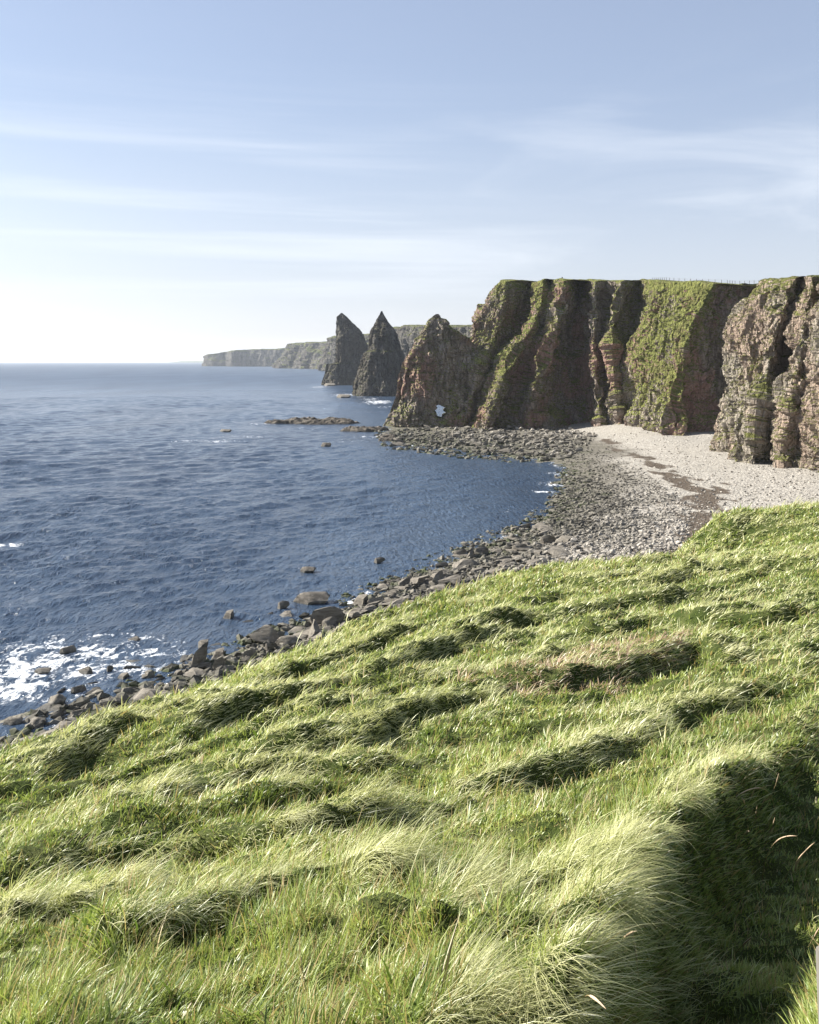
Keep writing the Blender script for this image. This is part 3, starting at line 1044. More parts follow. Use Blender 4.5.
A = [([(505, 283), (484, 360), (468, 428)], 430, 430, 0.0),
     ([(500, 281), (493, 297), (477, 317), (470, 333), (462, 355), (455, 390), (448, 428)], 374, 362, 0.05),
     ([(506, 281), (503, 310), (496, 335), (481, 365), (471, 400), (463, 430)], 366, 352, 0.16),
     ([(531, 282), (529, 310), (518, 332), (499, 347), (484, 375), (475, 405), (468, 430)], 378, 361, 0.16),
     ([(543, 281), (541, 304), (533, 326), (522, 342), (510, 358), (498, 391), (484, 430)], 349, 334, 0.46),
     ([(549, 281), (548, 304), (543, 326), (535, 345), (525, 370), (516, 400), (506, 430)], 357, 343, 0.05),
     ([(564, 281), (561, 304), (556, 330), (546, 350), (536, 380), (530, 405), (524, 430)], 339, 335, 0.20),
     ([(581, 281), (578, 310), (577, 340), (577, 370), (584, 400), (588, 428)], 366, 351, -0.12),
     ([(595, 281), (594, 300), (592, 330), (594, 360), (597, 390), (600, 427)], 336, 329, -0.06),
     ([(606, 281), (604, 300), (600, 320), (603, 360), (608, 395), (612, 426)], 341, 334, -0.08),
     ([(622, 281), (617, 300), (611, 322), (611, 350), (616, 390), (621, 427)], 331, 324, 0.12),
     ([(641, 281), (637, 312), (629, 340), (623, 370), (625, 400), (629, 428)], 343, 331, 0.18),
     ([(655, 281), (650, 315), (640, 345), (634, 375), (640, 405), (643, 432)], 318, 308, 0.50),
     ([(663, 282), (657, 320), (649, 350), (642, 380), (644, 410), (647, 434)], 312, 303, 0.60),
     ([(714, 284), (703, 305), (690, 326), (682, 361), (676, 391), (668, 437)], 284, 278, 0.75),
     ([(722, 285), (712, 310), (702, 335), (698, 365), (694, 395), (690, 436)], 291, 285, -0.05),
     ([(753, 284), (748, 310), (745, 340), (742, 370), (738, 400), (736, 433)], 303, 295, -0.2),
     ([(800, 283), (800, 340), (800, 430)], 297, 290, 0.0)]
cl, topA = cliff('sea_cliff', A, -2.0, 0.32, 170, (0.80, 0.60), MAIN_ROCK, 1.0, 0.8)
tag(cl, 'high buttressed cliff behind the cove with a bright green grass gully', 'cliff', 'cliffs round the cove', 'structure')
Cn = [([(778, 281), (765, 340), (745, 440)], 275, 255, 0.0),
      ([(757, 282), (745, 305), (735, 330), (727, 355), (722, 380), (720, 410), (724, 445)], 238, 238, 0.05),
      ([(768, 280), (757, 305), (748, 330), (742, 355), (738, 385), (737, 420), (739, 456)], 225, 215, 0.10),
      ([(797, 277), (785, 305), (775, 335), (770, 360), (764, 390), (757, 420), (753, 459)], 212, 206, 0.10),
      ([(801, 277), (794, 305), (790, 335), (790, 360), (786, 390), (780, 420), (776, 456)], 217, 218, -0.15),
      ([(812, 276), (806, 305), (802, 335), (798, 360), (793, 390), (786, 420), (781, 459)], 202, 200, 0.10),
      ([(820, 275), (815, 320), (811, 360), (803, 400), (797, 462)], 203, 200, 0.02),
      ([(835, 274), (826, 320), (822, 370), (816, 420), (812, 466)], 190, 189, 0.12),
      ([(880, 270), (868, 380), (845, 470)], 176, 182, 0.10),
      ([(960, 262), (940, 380), (930, 480)], 158, 160, 0.10),
      ([(1150, 250), (1120, 380), (1080, 500)], 130, 130, 0.10)]
cl, topC = cliff('sea_cliff', Cn, -2.0, 0.24, 200, (0.85, 0.50), NEAR_ROCK, 1.0, 0.72)
tag(cl, 'nearest sunlit cliff of cracked columns with a dark slot at its foot', 'cliff', 'cliffs round the cove', 'structure')

# far headlands along the coast
H1 = [([(560, 326), (545, 353.8), (540, 383.3)], 1150, 1150, 0.0), ([(470, 326), (460, 353.6), (455, 382.7)], 1180, 1180, 0.0), ([(447, 328), (440, 354.3), (436, 382.3)], 1210, 1205, 0), ([(424, 325), (420, 352.4), (416, 381.5)], 1260, 1250, 0),
      ([(412, 326), (411, 352.4), (408, 380.3)], 1330, 1330, 0), ([(404, 326), (402, 352.2), (398, 380.1)], 1360, 1340, 0), ([(398, 327), (396, 352.2), (392, 378.8)], 1440, 1440, 0), ([(393, 328), (390, 352.4), (386, 378.2)], 1500, 1490, 0),
      ([(372, 334), (370, 354.1), (366, 375.4)], 1800, 1780, 0), ([(362, 335), (360, 354.0), (357, 374.2)], 1960, 1950, 0), ([(352, 337), (350, 354.6), (347, 373.3)], 2100, 2080, 0), ([(345, 336), (342, 353.8), (340, 372.5)], 2240, 2230, 0), ([(332, 337), (330, 353.9), (326, 371.7)], 2400, 2390, 0), ([(326, 338), (324, 354.2), (321, 371.3)], 2500, 2490, 0)]
cl, _ = cliff('distant_cliff', H1, -3, 2.2, 60, (0.75, 0.66), FAR_ROCK, 3.2, 0.9, 2.5)
tag(cl, 'pale distant cliff line showing between the stacks, flat green top', 'cliff', 'far cliffs up the coast', 'structure')
H2 = [([(345, 340), (340, 354.5), (336, 370.1)], 2900, 2820, 0.0), ([(324, 342), (320, 355.4), (316, 370.0)], 2960, 2860, 0), ([(318, 342), (316, 355.4), (314, 369.5)], 3050, 3020, 0), ([(308, 343), (305, 355.8), (300, 369.5)], 3080, 3010, 0), ([(300, 344), (299, 356.2), (297, 369.1)], 3220, 3180, 0),
      ([(290, 345), (286, 356.5), (280, 369.1)], 3300, 3180, 0), ([(286, 347), (282, 357.5), (277, 368.7)], 3420, 3350, 0), ([(310, 346), (308, 356.5), (306, 367.6)], 3900, 3900, 0)]
cl, _ = cliff('distant_cliff', H2, -3, 4.0, 50, (0.75, 0.66), FAR_ROCK, 5.0, 0.8, 4, (0.6, 2, 6, 20, 50))
tag(cl, 'far headland of pale streaked cliffs beyond the tallest stacks', 'cliff', 'far cliffs up the coast', 'structure')
H3 = [([(330, 348), (330, 357.3), (330, 367.1)], 4200, 4200, 0.0), ([(270, 349), (269, 357.8), (269, 367.0)], 4300, 4280, 0), ([(248, 350), (247, 358.2), (246, 366.9)], 4350, 4330, 0), ([(234, 351), (232, 358.7), (231, 367.0)], 4330, 4300, 0), ([(228, 352), (227, 359.2), (226, 366.8)], 4480, 4460, 0),
      ([(208, 354), (206, 360.1), (205, 366.7)], 4500, 4480, 0), ([(204, 356), (204, 361.1), (203, 366.6)], 4600, 4600, 0), ([(215, 354), (214, 359.8), (214, 365.9)], 5200, 5200, 0)]
cl, _ = cliff('distant_cliff', H3, -3, 5.0, 40, (0.75, 0.66), FAR_ROCK, 5.0, 0.6, 4, (0.6, 2, 6, 20, 50))
tag(cl, 'farthest low flat-topped headland ending the coast at the open sea', 'cliff', 'far cliffs up the coast', 'structure')

# lowest land on the horizon
xs = np.linspace(0, 1, 60)
prof = np.sin(np.pi * xs) ** 0.6 * (0.75 + 0.25 * fbm(xs * 6, 0.2, 0.4, 3))
A0, A1 = np.array(pix(166, 361, 13500)[:2]), np.array(pix(206, 361, 13500)[:2])
rows = []
for q, hgt_ in ((0, -3), (60, 0.7), (200, 1.0), (600, 0.9), (900, -0.2)):
    xy = A0[None] + (A1 - A0)[None] * xs[:, None] + np.array([0, q])
    rows.append(np.concatenate([xy, (np.where(hgt_ > 0, hgt_ * 42 * prof, hgt_))[:, None]], 1))
me = mesh_np('distant_hills', np.concatenate(rows), grid_faces(5, 60), FAR_ROCK, True, {'green': np.ones(300)})
tag(link('distant_hills', me), 'faint low land on the horizon beyond the farthest headland', None, None, 'structure')

# fence along the cliff top and one dark post standing apart
n = NT('dark_post')
n.principled(n.mix(n.noise(n.coord(), 8, 3), (0.07, 0.06, 0.05), (0.15, 0.13, 0.11)), 0.9)
DARK = n.m
pm = post_mesh('post', 0.055, 1.3, DARK)
fence = bpy.data.objects.new('wire_fence', None)
COL.objects.link(fence)
tag(fence, 'long thin wire fence running along the top of the cliff', 'fence')
tsel = np.array([t for t in topA if 640 < t[0] / t[1] * F + CX < 758])
order = np.argsort(tsel[:, 0] / tsel[:, 1])
tsel = tsel[order][::max(1, len(tsel) // 26)]
wire = []
for t in tsel:
    o = link('post', pm, fence)
    o.location = (t[0] + 5.5, t[1] + 4.2, t[2] + 0.3)
    wire.append(np.array(o.location))
wv, wf = [], []
for hgt_ in (0.5, 0.9, 1.25):
    a, b = tube(np.array(wire) + np.array([0, 0, hgt_]), [0.012] * len(wire), 4)
    wf.append(b + sum(len(q) for q in wv))
    wv.append(a)
link('wire', mesh_np('wire', np.concatenate(wv), np.concatenate(wf), DARK), fence)
p = pix(559, 280, 356)
o = link('marker_post', post_mesh('marker_post', 0.2, 1.9, DARK))
o.location = (p[0] + 1.5, p[1] + 2, p[2] - 0.6)
tag(o, 'small dark post sticking up from the skyline of the buttressed cliff', 'post')


# ------------------------------------------------------------------ sea stacks
def stack(name, Y0, sil, thick, mat, front, back, nz=280, M=150, hole=None, sc=1.0, disp=0.6, smooth=False):
    """sil: (py, px left, px right) rows from top to the water; front/back: (x, y) corner lists of the plan outline, x from -1 to 1"""
    sil = np.array(sil, float)
    zr = CAMH - (sil[:, 0] - HY) / F * Y0
    z = np.linspace(zr[0], -2.5, nz)
    l = np.interp(-z, -zr, (sil[:, 1] - CX) / F * Y0)
    r = np.interp(-z, -zr, (sil[:, 2] - CX) / F * Y0)
    c, wd = (l + r) / 2, (r - l) / 2
    x = np.sin(np.linspace(-math.pi / 2, math.pi / 2, M))
    fy = np.interp(x, *np.array(front, float).T)
    by = np.interp(x, *np.array(back, float).T)
    px_ = np.concatenate([x, x[::-1]])
    py_ = np.concatenate([fy, by[::-1]])
    th_ = np.interp(z, [zr[-1], zr[0]], [thick, thick * 0.12]) * np.clip(wd / wd.max() * 1.6, 0.05, 1)
    P = np.stack([c[:, None] + wd[:, None] * px_[None], Y0 + th_[:, None] * py_[None], z[:, None] * np.ones((1, 2 * M))], -1)
    du = np.roll(P, -1, 1) - np.roll(P, 1, 1)
    N = np.stack([du[..., 1], -du[..., 0], np.zeros_like(du[..., 0])], -1)
    N /= np.linalg.norm(N, axis=-1, keepdims=True) + 1e-9
    N = (N + np.roll(N, 1, 1) + np.roll(N, -1, 1)) / 3
    d = rock_disp(P, sc) * disp * np.clip(wd / (5 * sc), 0.3, 1)[:, None]
    P = P + N * d[..., None]
    nc = 2 * M
    fc = grid_faces(nz, nc, True)
    faces = [fc]
    if hole:
        hx, hz, rx, rz = hole                      # hole centre and half sizes, metres
        ri = np.arange(len(fc)) // nc
        ci = np.arange(len(fc)) % nc
        cxm = c[ri] + wd[ri] * np.where(ci < M - 1, (x[np.minimum(ci, M - 2)] + x[np.minimum(ci + 1, M - 1)]) / 2, 0)
        wob_ = 0.25 * np.sin(3.1 * z[ri] + 1.0)
        front_h = (ci < M - 1) & ((((cxm - hx) / rx) + wob_) ** 2 + ((z[ri] - hz) / rz) ** 2 < 1)
        cells = set(zip(ri[front_h].tolist(), ci[front_h].tolist()))
        mirror = {(a, 2 * M - 2 - b) for a, b in cells}
        kill = np.array([(a, b) in cells or (a, b) in mirror for a, b in zip(ri.tolist(), ci.tolist())])
        faces = [fc[~kill]]
        tun = []
        idx = lambda a, b: a * nc + b
        bk = lambda a, b: a * nc + (2 * M - 1 - b)
        for a, b in cells:
            for (n2, e1, e2) in (((a - 1, b), (a, b), (a, b + 1)), ((a + 1, b), (a + 1, b), (a + 1, b + 1)), ((a, b - 1), (a, b), (a + 1, b)), ((a, b + 1), (a, b + 1), (a + 1, b + 1))):
                if n2 not in cells:
                    tun.append((idx(*e1), idx(*e2), bk(*e2), bk(*e1)))
        faces = [np.concatenate([faces[0], np.array(tun)])]
    cap = np.array([[k, k + 1, 2 * M - 2 - k, 2 * M - 1 - k] for k in range(M - 1)])
    faces = [np.concatenate([faces[0], cap])]
    me = mesh_np(name, P.reshape(-1, 3), faces, mat, smooth, {'green': np.full(nz * nc, -0.13 if hole else 0.0)})
    return link(name, me)


FR = [(-1, 0.1), (-0.62, -0.75), (0.2, -0.95), (1, -0.1)]
BK = [(-1, 0.1), (-0.2, 0.9), (0.5, 0.8), (1, -0.1)]
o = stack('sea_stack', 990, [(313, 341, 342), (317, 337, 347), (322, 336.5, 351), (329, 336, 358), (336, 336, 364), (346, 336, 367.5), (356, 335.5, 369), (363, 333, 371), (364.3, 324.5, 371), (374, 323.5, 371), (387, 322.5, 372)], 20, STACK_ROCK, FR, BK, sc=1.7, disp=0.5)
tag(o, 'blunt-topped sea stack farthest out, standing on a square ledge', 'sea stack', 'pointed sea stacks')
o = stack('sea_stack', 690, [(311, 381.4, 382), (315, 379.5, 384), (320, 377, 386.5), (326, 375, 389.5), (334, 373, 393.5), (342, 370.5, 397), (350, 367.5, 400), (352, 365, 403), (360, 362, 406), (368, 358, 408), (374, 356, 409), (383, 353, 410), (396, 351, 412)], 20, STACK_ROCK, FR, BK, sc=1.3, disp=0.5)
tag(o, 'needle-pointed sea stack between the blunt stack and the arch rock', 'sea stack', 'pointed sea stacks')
hx, hy, hz = pix(440, 411, 362)
o = stack('arch_rock', 362, [(314, 436, 438.5), (316, 433, 440), (318, 431, 440.5), (319, 429, 444), (322, 427.5, 446), (325, 426, 446.5), (329, 424, 449), (333, 421, 455), (336, 420, 463), (340, 417, 470), (345, 414, 475), (352, 409, 476), (362, 403, 477), (372, 398, 478), (385, 395, 478), (398, 393, 479), (410, 390, 480), (420, 388, 481), (430, 386, 482)], 11, MAIN_ROCK,
          [(-1, 0.5), (-0.88, -0.5), (-0.45, -0.8), (0.3, -0.55), (1, -0.3)], [(-1, 0.5), (-0.3, 0.9), (0.5, 0.8), (1, 0.7)], 240, 190, (hx, hz, 2.0, 2.6), 1.0, 0.6)
tag(o, 'dark promontory rock pierced by a small bright arch at its foot', 'arch rock')

# ------------------------------------------------------------------ rocks
n = NT('shore_rock')
oi = n.new('ShaderNodeObjectInfo')
v = n.coord()
vg = n.coord((0.7, 0.7, 7))
c = n.mix(n.ramp(n.noise(vg, 1.6, 5, 0.6), 0.35, 0.68), (0.07, 0.062, 0.052), (0.215, 0.19, 0.155))
c = n.mix(n.math('MULTIPLY', oi.outputs['Random'], 0.5), c, (0.23, 0.205, 0.165))
c = n.mix(n.ramp(n.noise(v, 6, 3), 0.55, 0.75, 0, 0.4), c, (0.36, 0.33, 0.29))
wz = n.pos()[2]
wet = n.ramp(n.math('ADD', wz, n.math('MULTIPLY', n.math('SUBTRACT', n.noise(v, 1.5, 3), 0.5), 0.5)), 0.35, 0.05)
c = n.mix(n.math('MULTIPLY', wet, 0.8), c, (0.045, 0.043, 0.036))
rg = n.mix(wet, (0.88,) * 3, (0.45,) * 3)
hh = n.math('ADD', n.noise(vg, 3.5, 5, 0.65), n.math('MULTIPLY', n.noise(v, 14, 3), 0.4))
n.principled(c, rg, n.bump(hh, 0.8, 0.12), 0.3)
ROCK = n.m


def rock_proto(sub, seed, squash, cuts):
    rs = np.random.default_rng(seed)
    bm = bmesh.new()
    bmesh.ops.create_icosphere(bm, subdivisions=sub, radius=1)
    vs = np.array([q.co[:] for q in bm.verts])
    fs = np.array([[q.index for q in f.verts] for f in bm.faces])
    bm.free()
    for k in range(cuts):
        d = rs.normal(size=3)
        d[2] *= 0.8
        d /= np.linalg.norm(d)
        lim = rs.uniform(0.32, 0.72)
        ex = vs @ d - lim
        vs = vs - np.where(ex > 0, ex * 0.985, 0)[:, None] * d
    vs = vs * np.array([1.0, rs.uniform(0.6, 0.95), squash])
    if sub >= 2:
        amp = 0.06
        q = amp * fbm(vs[:, 0] * 1.4 + seed, vs[:, 1] * 1.4, vs[:, 2] * 3.0, 3)
        vs = vs * (1 + q[:, None])
        lay = 0.03 * np.round(3 * noise3(vs[:, 0] + seed, vs[:, 1], vs[:, 2] * 6))
        vs[:, :2] *= (1 + lay)[:, None]
    vs /= np.abs(vs[:, 0]).max()
    vs[:, 2] /= np.abs(vs[:, 2]).max() / squash
    return vs, fs


PROT = [rock_proto(4, 100 + k, [0.30, 0.55, 0.40, 0.66, 0.24, 0.5, 0.36, 0.6][k], 15) for k in range(8)]
PMESH = [mesh_np('boulder', a, b, ROCK, True) for a, b in PROT]
for m in PMESH:
    try:
        m.set_sharp_from_angle(angle=R(32))
    except Exception:
        pass


def put_rock(px, py, wpx, hpx, proto, label, group, rot=0.0, tilt=0.0, z0=None, name='boulder', cat='boulder'):
    """rock whose foot is seen at (px, py), wpx wide and hpx tall in the picture"""
    z = 0.0
    for _ in range(4):
        X0, Y0 = pixz(px, py, z)
        z = max(-0.05, float(beach_h(np.array([X0]), np.array([Y0]))[0])) if z0 is None else z0
    half = wpx / 2 * Y0 / F
    hgt_ = hpx * Y0 / F
    o = link(name, PMESH[proto])
    sz = PROT[proto][0][:, 2].max()
    dep = half * 0.85
    vis = max(0.3 * hgt_, hgt_ - 2 * dep * 0.5 * CAMH / Y0)     # part of the picture height is the top seen from above
    o.scale = (half, dep, max(0.5 * vis / sz * 1.3, half * 0.3))
    o.location = (X0, Y0 + dep * 0.8, z + 0.25 * vis)
    o.rotation_euler = (tilt, tilt * 0.6, rot)
    tag(o, label, cat, group)
    return o


BIG = [(320, 628, 45, 28, 1, 'largest boulder of the near shore, dark rounded hulk below the layered slab', 0.3),
       (315, 607, 46, 17, 4, 'big tilted slab with layered edges behind the largest boulder', 0.25),
       (281, 611, 16, 12, 3, 'small upright block in the water left of the tilted layered slab', 0),
       (262, 644, 32, 22, 2, 'broad layered boulder left of the largest boulder, water around its foot', 0.5),
       (288, 648, 30, 14, 4, 'flat broken slabs at the foot of the largest boulder', 0.5),
       (228, 620, 14, 12, 5, 'lone dark rock awash, seaward of the broad layered boulder', 0.4),
       (309, 573, 20, 7, 4, 'low rock just breaking the water above the tilted slab', 0),
       (361, 606, 20, 14, 5, 'rounded brown boulder right of the largest boulder', 0.2),
       (332, 636, 12, 7, 7, 'small tan stone in front of the largest boulder', 0),
       (378, 564, 15, 8, 3, 'dark rock alone in the water off the boulder beach', 0),
       (196, 671, 26, 27, 3, 'tall dark boulder with a smaller one on its shoulder', 0.8),
       (203, 649, 12, 12, 7, 'small dark rock perched against the tall dark boulder', 0.3),
       (193, 678, 24, 10, 0, 'flat rock wedged under the tall dark boulder', 0.1),
       (177, 678, 12, 10, 5, 'grey rock left of the tall dark boulder', 0),
       (216, 672, 16, 18, 1, 'dark rock right of the tall dark boulder at the grass brink', 0.4),
       (134, 643, 15, 8, 2, 'dark rock ringed by foam at the outer edge of the surf', 0.2),
       (67, 654, 20, 10, 6, 'cluster rock awash in the white surf', 0.5),
       (42, 675, 21, 8, 4, 'dark flat slab lying in the surf', 0.3),
       (85, 675, 17, 10, 2, 'green weed-covered block in the surf shallows', 0.1),
       (108, 673, 9, 9, 3, 'small dark block beside the green weedy block', 0),
       (122, 681, 15, 10, 5, 'square grey stone in calm shallows', 0.2),
       (144, 681, 10, 9, 7, 'rounded grey stone next to the square grey stone', 0),
       (78, 694, 18, 11, 6, 'dark rounded rock at the inner edge of the surf', 0.4),
       (56, 706, 18, 15, 0, 'dark slab slanting up out of the shallows', 0.9),
       (93, 693, 10, 7, 3, 'small black cube-like rock right of the slanting slab', 0),
       (147, 704, 34, 18, 0, 'wide flat tan slab on top of the rocks above the brink', 0.4),
       (80, 720, 24, 14, 6, 'grey rock half hidden behind the brink grass', 0.2),
       (60, 718, 14, 8, 4, 'small flat rock above the brink grass', 0),
       (12, 728, 24, 12, 4, 'pale flat slab at the left edge of the shore', 0.5),
       (64, 732, 24, 12, 0, 'slab half buried in the brink grass', 0.5),
       (247, 660, 18, 14, 1, 'dark jagged rock at the brink below the broad layered boulder', 0.2),
       (218, 660, 16, 14, 5, 'dark knobbly rock between the tall dark boulder and the jagged rock', 0.6),
       (268, 652, 16, 12, 3, 'dark rock behind the brink grass beside the jagged rock', 0.1),
       (384, 590, 16, 8, 0, 'flat slab at the left end of the boulder beach', 0.3),
       (392, 598, 18, 10, 2, 'grey boulder at the left end of the boulder beach', 0.2),
       (327, 447, 13, 5, 4, 'small low rock off the cove mouth, white water beside it', 0.1),
       (356, 431, 22, 5, 4, 'dark half-tide rock between the long skerry and the arch rock', 0),
       (226, 432, 15, 3, 4, 'lone dark rock far out in the breaking water', 0),
       (345, 398, 18, 4, 4, 'low dark ledge at the foot of the needle stack', 0),
       (331, 386, 16, 3, 4, 'low dark ledge at the foot of the blunt stack', 0)]
for px, py, wp, hp, pr, lab, rt in BIG:
    put_rock(px, py, wp, hp, pr, lab, None, rt, 0.06, None)

# skerries: low ragged rock platforms
n = NT('skerry_rock')
v = n.coord()
c = n.mix(n.ramp(n.noise(n.coord((1, 1, 3)), 0.8, 5, 0.62), 0.38, 0.66), (0.05, 0.043, 0.034), (0.18, 0.152, 0.118))
wz = n.pos()[2]
c = n.mix(n.ramp(wz, 0.8, 0.2, 0, 0.8), c, (0.035, 0.03, 0.024))
n.principled(c, 0.85, n.bump(n.noise(v, 1.2, 5, 0.7), 1.0, 0.5), 0.3)
SKER = n.m


def skerry(pxl, pxr, py, hpx, dep, label, seed):
    X0, Y0 = pixz((pxl + pxr) / 2, py)
    half = (pxr - pxl) / 2 * Y0 / F
    na, nb = 150, 60
    a, b = np.meshgrid(np.linspace(-1, 1, na), np.linspace(-1, 1, nb))
    Xs, Ys = a * half, b * dep
    rad = np.sqrt(a * a + b * b) + 0.35 * fbm(Xs * 0.12 + seed, Ys * 0.16, 0.5, 3)
    hgt_ = hpx * Y0 / F
    pl = sstep(1.0, 0.62, rad)
    z = hgt_ * pl * (0.55 + 0.5 * fbm(Xs * 0.2 + seed, Ys * 0.3, 3.0, 4) + 0.35 * (1 - b) * 0 + 0.3 * np.round(3 * noise3(Xs * 0.15, Ys * 0.4, seed)) / 3 + 0.2 * b) - 0.8 * (1 - pl)
    o = link('skerry', mesh_np('skerry', np.stack([Xs, Ys, z], -1).reshape(-1, 3), grid_faces(nb, na), SKER, False))
    o.location = (X0, Y0 + dep, 0)
    tag(o, label, 'skerry', 'low skerries off the arch rock')


skerry(259, 364, 425, 5.5, 12, 'long low brown skerry in open water below the needle stack', 1.0)
skerry(338, 392, 432, 6, 6, 'short dark skerry reaching out from the arch rock', 4.0)
skerry(376, 400, 441, 6, 5, 'low rock tongue in white water under the arch rock', 8.0)

# boulder beach: sample the belts the photo shows
ZONES = [
    # polygon in the picture, count, size range (m), label
    ([(300, 640), (372, 590), (430, 566), (480, 545), (500, 560), (470, 590), (420, 607), (360, 630), (320, 645)], 80, (1.2, 3.4), 'grey slab boulder in the belt between the water and the grass brink', 'slab boulders along the grass brink'),
    ([(480, 545), (530, 520), (556, 530), (600, 562), (560, 572), (510, 578), (480, 580)], 60, (1.1, 2.6), 'dark grey boulder at the lower corner of the cove', 'boulders at the lower corner of the cove'),
    ([(0, 745), (40, 692), (120, 655), (200, 628), (265, 610), (340, 596), (372, 592), (330, 640), (260, 668), (200, 690), (100, 725), (20, 752)], 62, (0.6, 2.2), 'lesser rock in the shallows below the brink grass', 'rocks in the near shallows'),
    ([(384, 432), (420, 426), (480, 426), (540, 430), (572, 436), (560, 452), (510, 456), (450, 450), (395, 444)], 60, (1.5, 4.2), 'tumbled dark boulder on the rock platform at the cliff foot', 'boulders at the cliff foot')]
count = 0
for poly, cnt, (s0, s1), lab, grp in ZONES:
    pa = np.array(poly, float)
    k = 0
    while k < cnt:
        qx, qy = rng.uniform(pa[:, 0].min(), pa[:, 0].max()), rng.uniform(pa[:, 1].min(), pa[:, 1].max())
        if not inside(np.array([qx]), np.array([qy]), pa)[0]:
            continue
        X0, Y0 = pixz(qx, qy, 0.4)
        size = s0 + (s1 - s0) * rng.random() ** 1.6
        pr = int(rng.integers(0, 8))
        o = link('boulder', PMESH[pr])
        hs = size / 2
        o.scale = (hs * 1.1, hs * rng.uniform(0.7, 1.05), hs * rng.uniform(0.6, 1.15))
        zz = float(beach_h(np.array([X0]), np.array([Y0]))[0])
        o.location = (X0, Y0, max(zz, -0.35) + hs * 0.18)
        o.rotation_euler = (rng.normal(0, 0.16), rng.normal(0, 0.16), rng.normal(0.5, 0.5))
        tag(o, lab, 'boulder', grp)
        k += 1

# the uncountable rest of the stones, one object
SM = [rock_proto(1, 300 + k, [0.4, 0.6, 0.5, 0.7, 0.35, 0.55][k], 4) for k in range(6)]


def stones(poly, cnt, s0, s1, zg=0.8, pw=2.5):
    pa = np.array(poly, float)
    qx = rng.uniform(pa[:, 0].min(), pa[:, 0].max(), cnt * 3)
    qy = rng.uniform(pa[:, 1].min(), pa[:, 1].max(), cnt * 3)
    m = inside(qx, qy, pa)
    qx, qy = qx[m][:cnt], qy[m][:cnt]
    z = np.full(qx.shape, zg)
    for _ in range(3):
        Y0 = (CAMH - z) * F / (qy - HY)
        X0 = (qx - CX) / F * Y0
        z = beach_h(X0, Y0)
    s = (s0 + (s1 - s0) * rng.random(len(qx)) ** pw) / 2
    return X0, Y0, np.maximum(z, -0.3), s


parts = [stones([(365, 600), (465, 543), (522, 518), (548, 500), (556, 470), (600, 480), (650, 520), (690, 548), (640, 566), (560, 575), (480, 590), (400, 615)], 5200, 0.35, 1.25),
         stones([(560, 445), (580, 440), (640, 470), (690, 505), (690, 545), (610, 560), (540, 530), (562, 500)], 5200, 0.28, 0.85, 1.5),
         stones([(590, 432), (700, 432), (819, 470), (819, 510), (700, 540), (640, 500)], 2600, 0.2, 0.75, 3.0, 4),
         stones([(280, 640), (360, 585), (465, 541), (500, 565), (420, 610), (320, 650)], 1500, 0.3, 1.0),
         stones([(374, 432), (480, 424), (560, 426), (600, 436), (570, 458), (510, 464), (440, 458), (382, 450)], 2200, 0.8, 2.8, 0.8),
         stones([(0, 745), (40, 715), (150, 676), (260, 630), (330, 610), (330, 640), (260, 668), (100, 725), (0, 760)], 1900, 0.3, 1.4, 0.0)]
xs, ys, zs, ss = (np.concatenate([p[i] for p in parts]) for i in range(4))
VV, FF, off = [], [], 0
kind = rng.integers(0, 6, len(xs))
tint = []
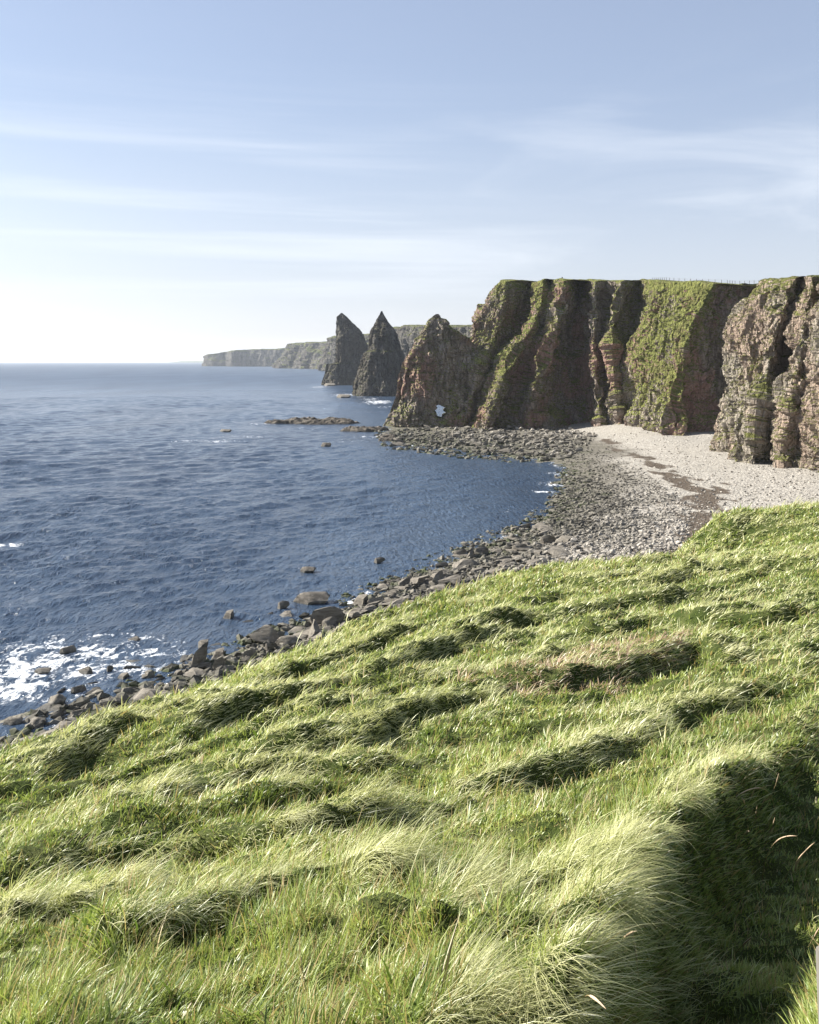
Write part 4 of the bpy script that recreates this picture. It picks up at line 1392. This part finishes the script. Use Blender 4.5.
for k in range(6):
    m = kind == k
    a, b = SM[k]
    nk = int(m.sum())
    rz = rng.normal(0.5, 0.7, nk)
    sx = a[None] * np.stack([ss[m], ss[m] * rng.uniform(0.75, 1.1, nk), ss[m] * rng.uniform(0.8, 1.4, nk)], -1)[:, None, :]
    cz, sz_ = np.cos(rz)[:, None], np.sin(rz)[:, None]
    tl = rng.normal(0, 0.2, nk)[:, None]
    vx, vy, vz = sx[..., 0], sx[..., 1], sx[..., 2] + tl * sx[..., 0]
    W_ = np.stack([vx * cz - vy * sz_ + xs[m][:, None], vx * sz_ + vy * cz + ys[m][:, None], vz + (zs[m] + ss[m] * 0.15)[:, None]], -1)
    VV.append(W_.reshape(-1, 3))
    FF.append((b[None] + (np.arange(nk) * len(a))[:, None, None] + off).reshape(-1, 3))
    tint.append(np.repeat(rng.random(nk), len(a)))
    off += nk * len(a)
n = NT('beach_stone')
v = n.coord()
ti = n.attr('tone')
wz = n.pos()[2]
low = n.math('ADD', wz, n.math('MULTIPLY', n.math('SUBTRACT', n.noise(v, 0.12, 4), 0.5), 1.6))
pale_c = n.mix(ti, (0.19, 0.17, 0.145), (0.42, 0.385, 0.335))
dark_c = n.mix(ti, (0.04, 0.037, 0.03), (0.185, 0.17, 0.14))
c = n.mix(n.ramp(low, 0.8, 1.9), dark_c, pale_c)
c = n.mix(n.math('MULTIPLY', n.ramp(low, 0.8, 0.25), n.ramp(n.noise(v, 0.4, 4), 0.46, 0.62)), c, (0.06, 0.07, 0.033))
n.principled(c, 0.9, n.bump(n.noise(v, 5, 3), 0.6, 0.08), 0.25)
me = mesh_np('pebbles', np.concatenate(VV), np.concatenate(FF), n.m, False, {'tone': np.concatenate(tint)})
tag(link('pebbles', me), 'countless smaller stones strewn over the cove and shore', None, None, 'stuff')

# ------------------------------------------------------------------ air
bm = bmesh.new()
bmesh.ops.create_cube(bm, size=1)
for vv in bm.verts:
    vv.co = Vector((vv.co.x * 40000, vv.co.y * 40000, -6 + (vv.co.z + 0.5) * 121))
me = bpy.data.meshes.new('haze')
bm.to_mesh(me)
bm.free()
hm = bpy.data.materials.new('haze')
hm.use_nodes = True
hm.node_tree.nodes.clear()
ho = hm.node_tree.nodes.new('ShaderNodeOutputMaterial')
pv = hm.node_tree.nodes.new('ShaderNodeVolumePrincipled')
pv.inputs['Color'].default_value = (0.86, 0.92, 1.0, 1)
pv.inputs['Density'].default_value = 0.000045
pv.inputs['Anisotropy'].default_value = 0.2
hm.node_tree.links.new(pv.outputs[0], ho.inputs['Volume'])
me.materials.append(hm)
tag(link('haze', me), 'thin pale sea haze that fades the far cliffs', None, None, 'stuff')
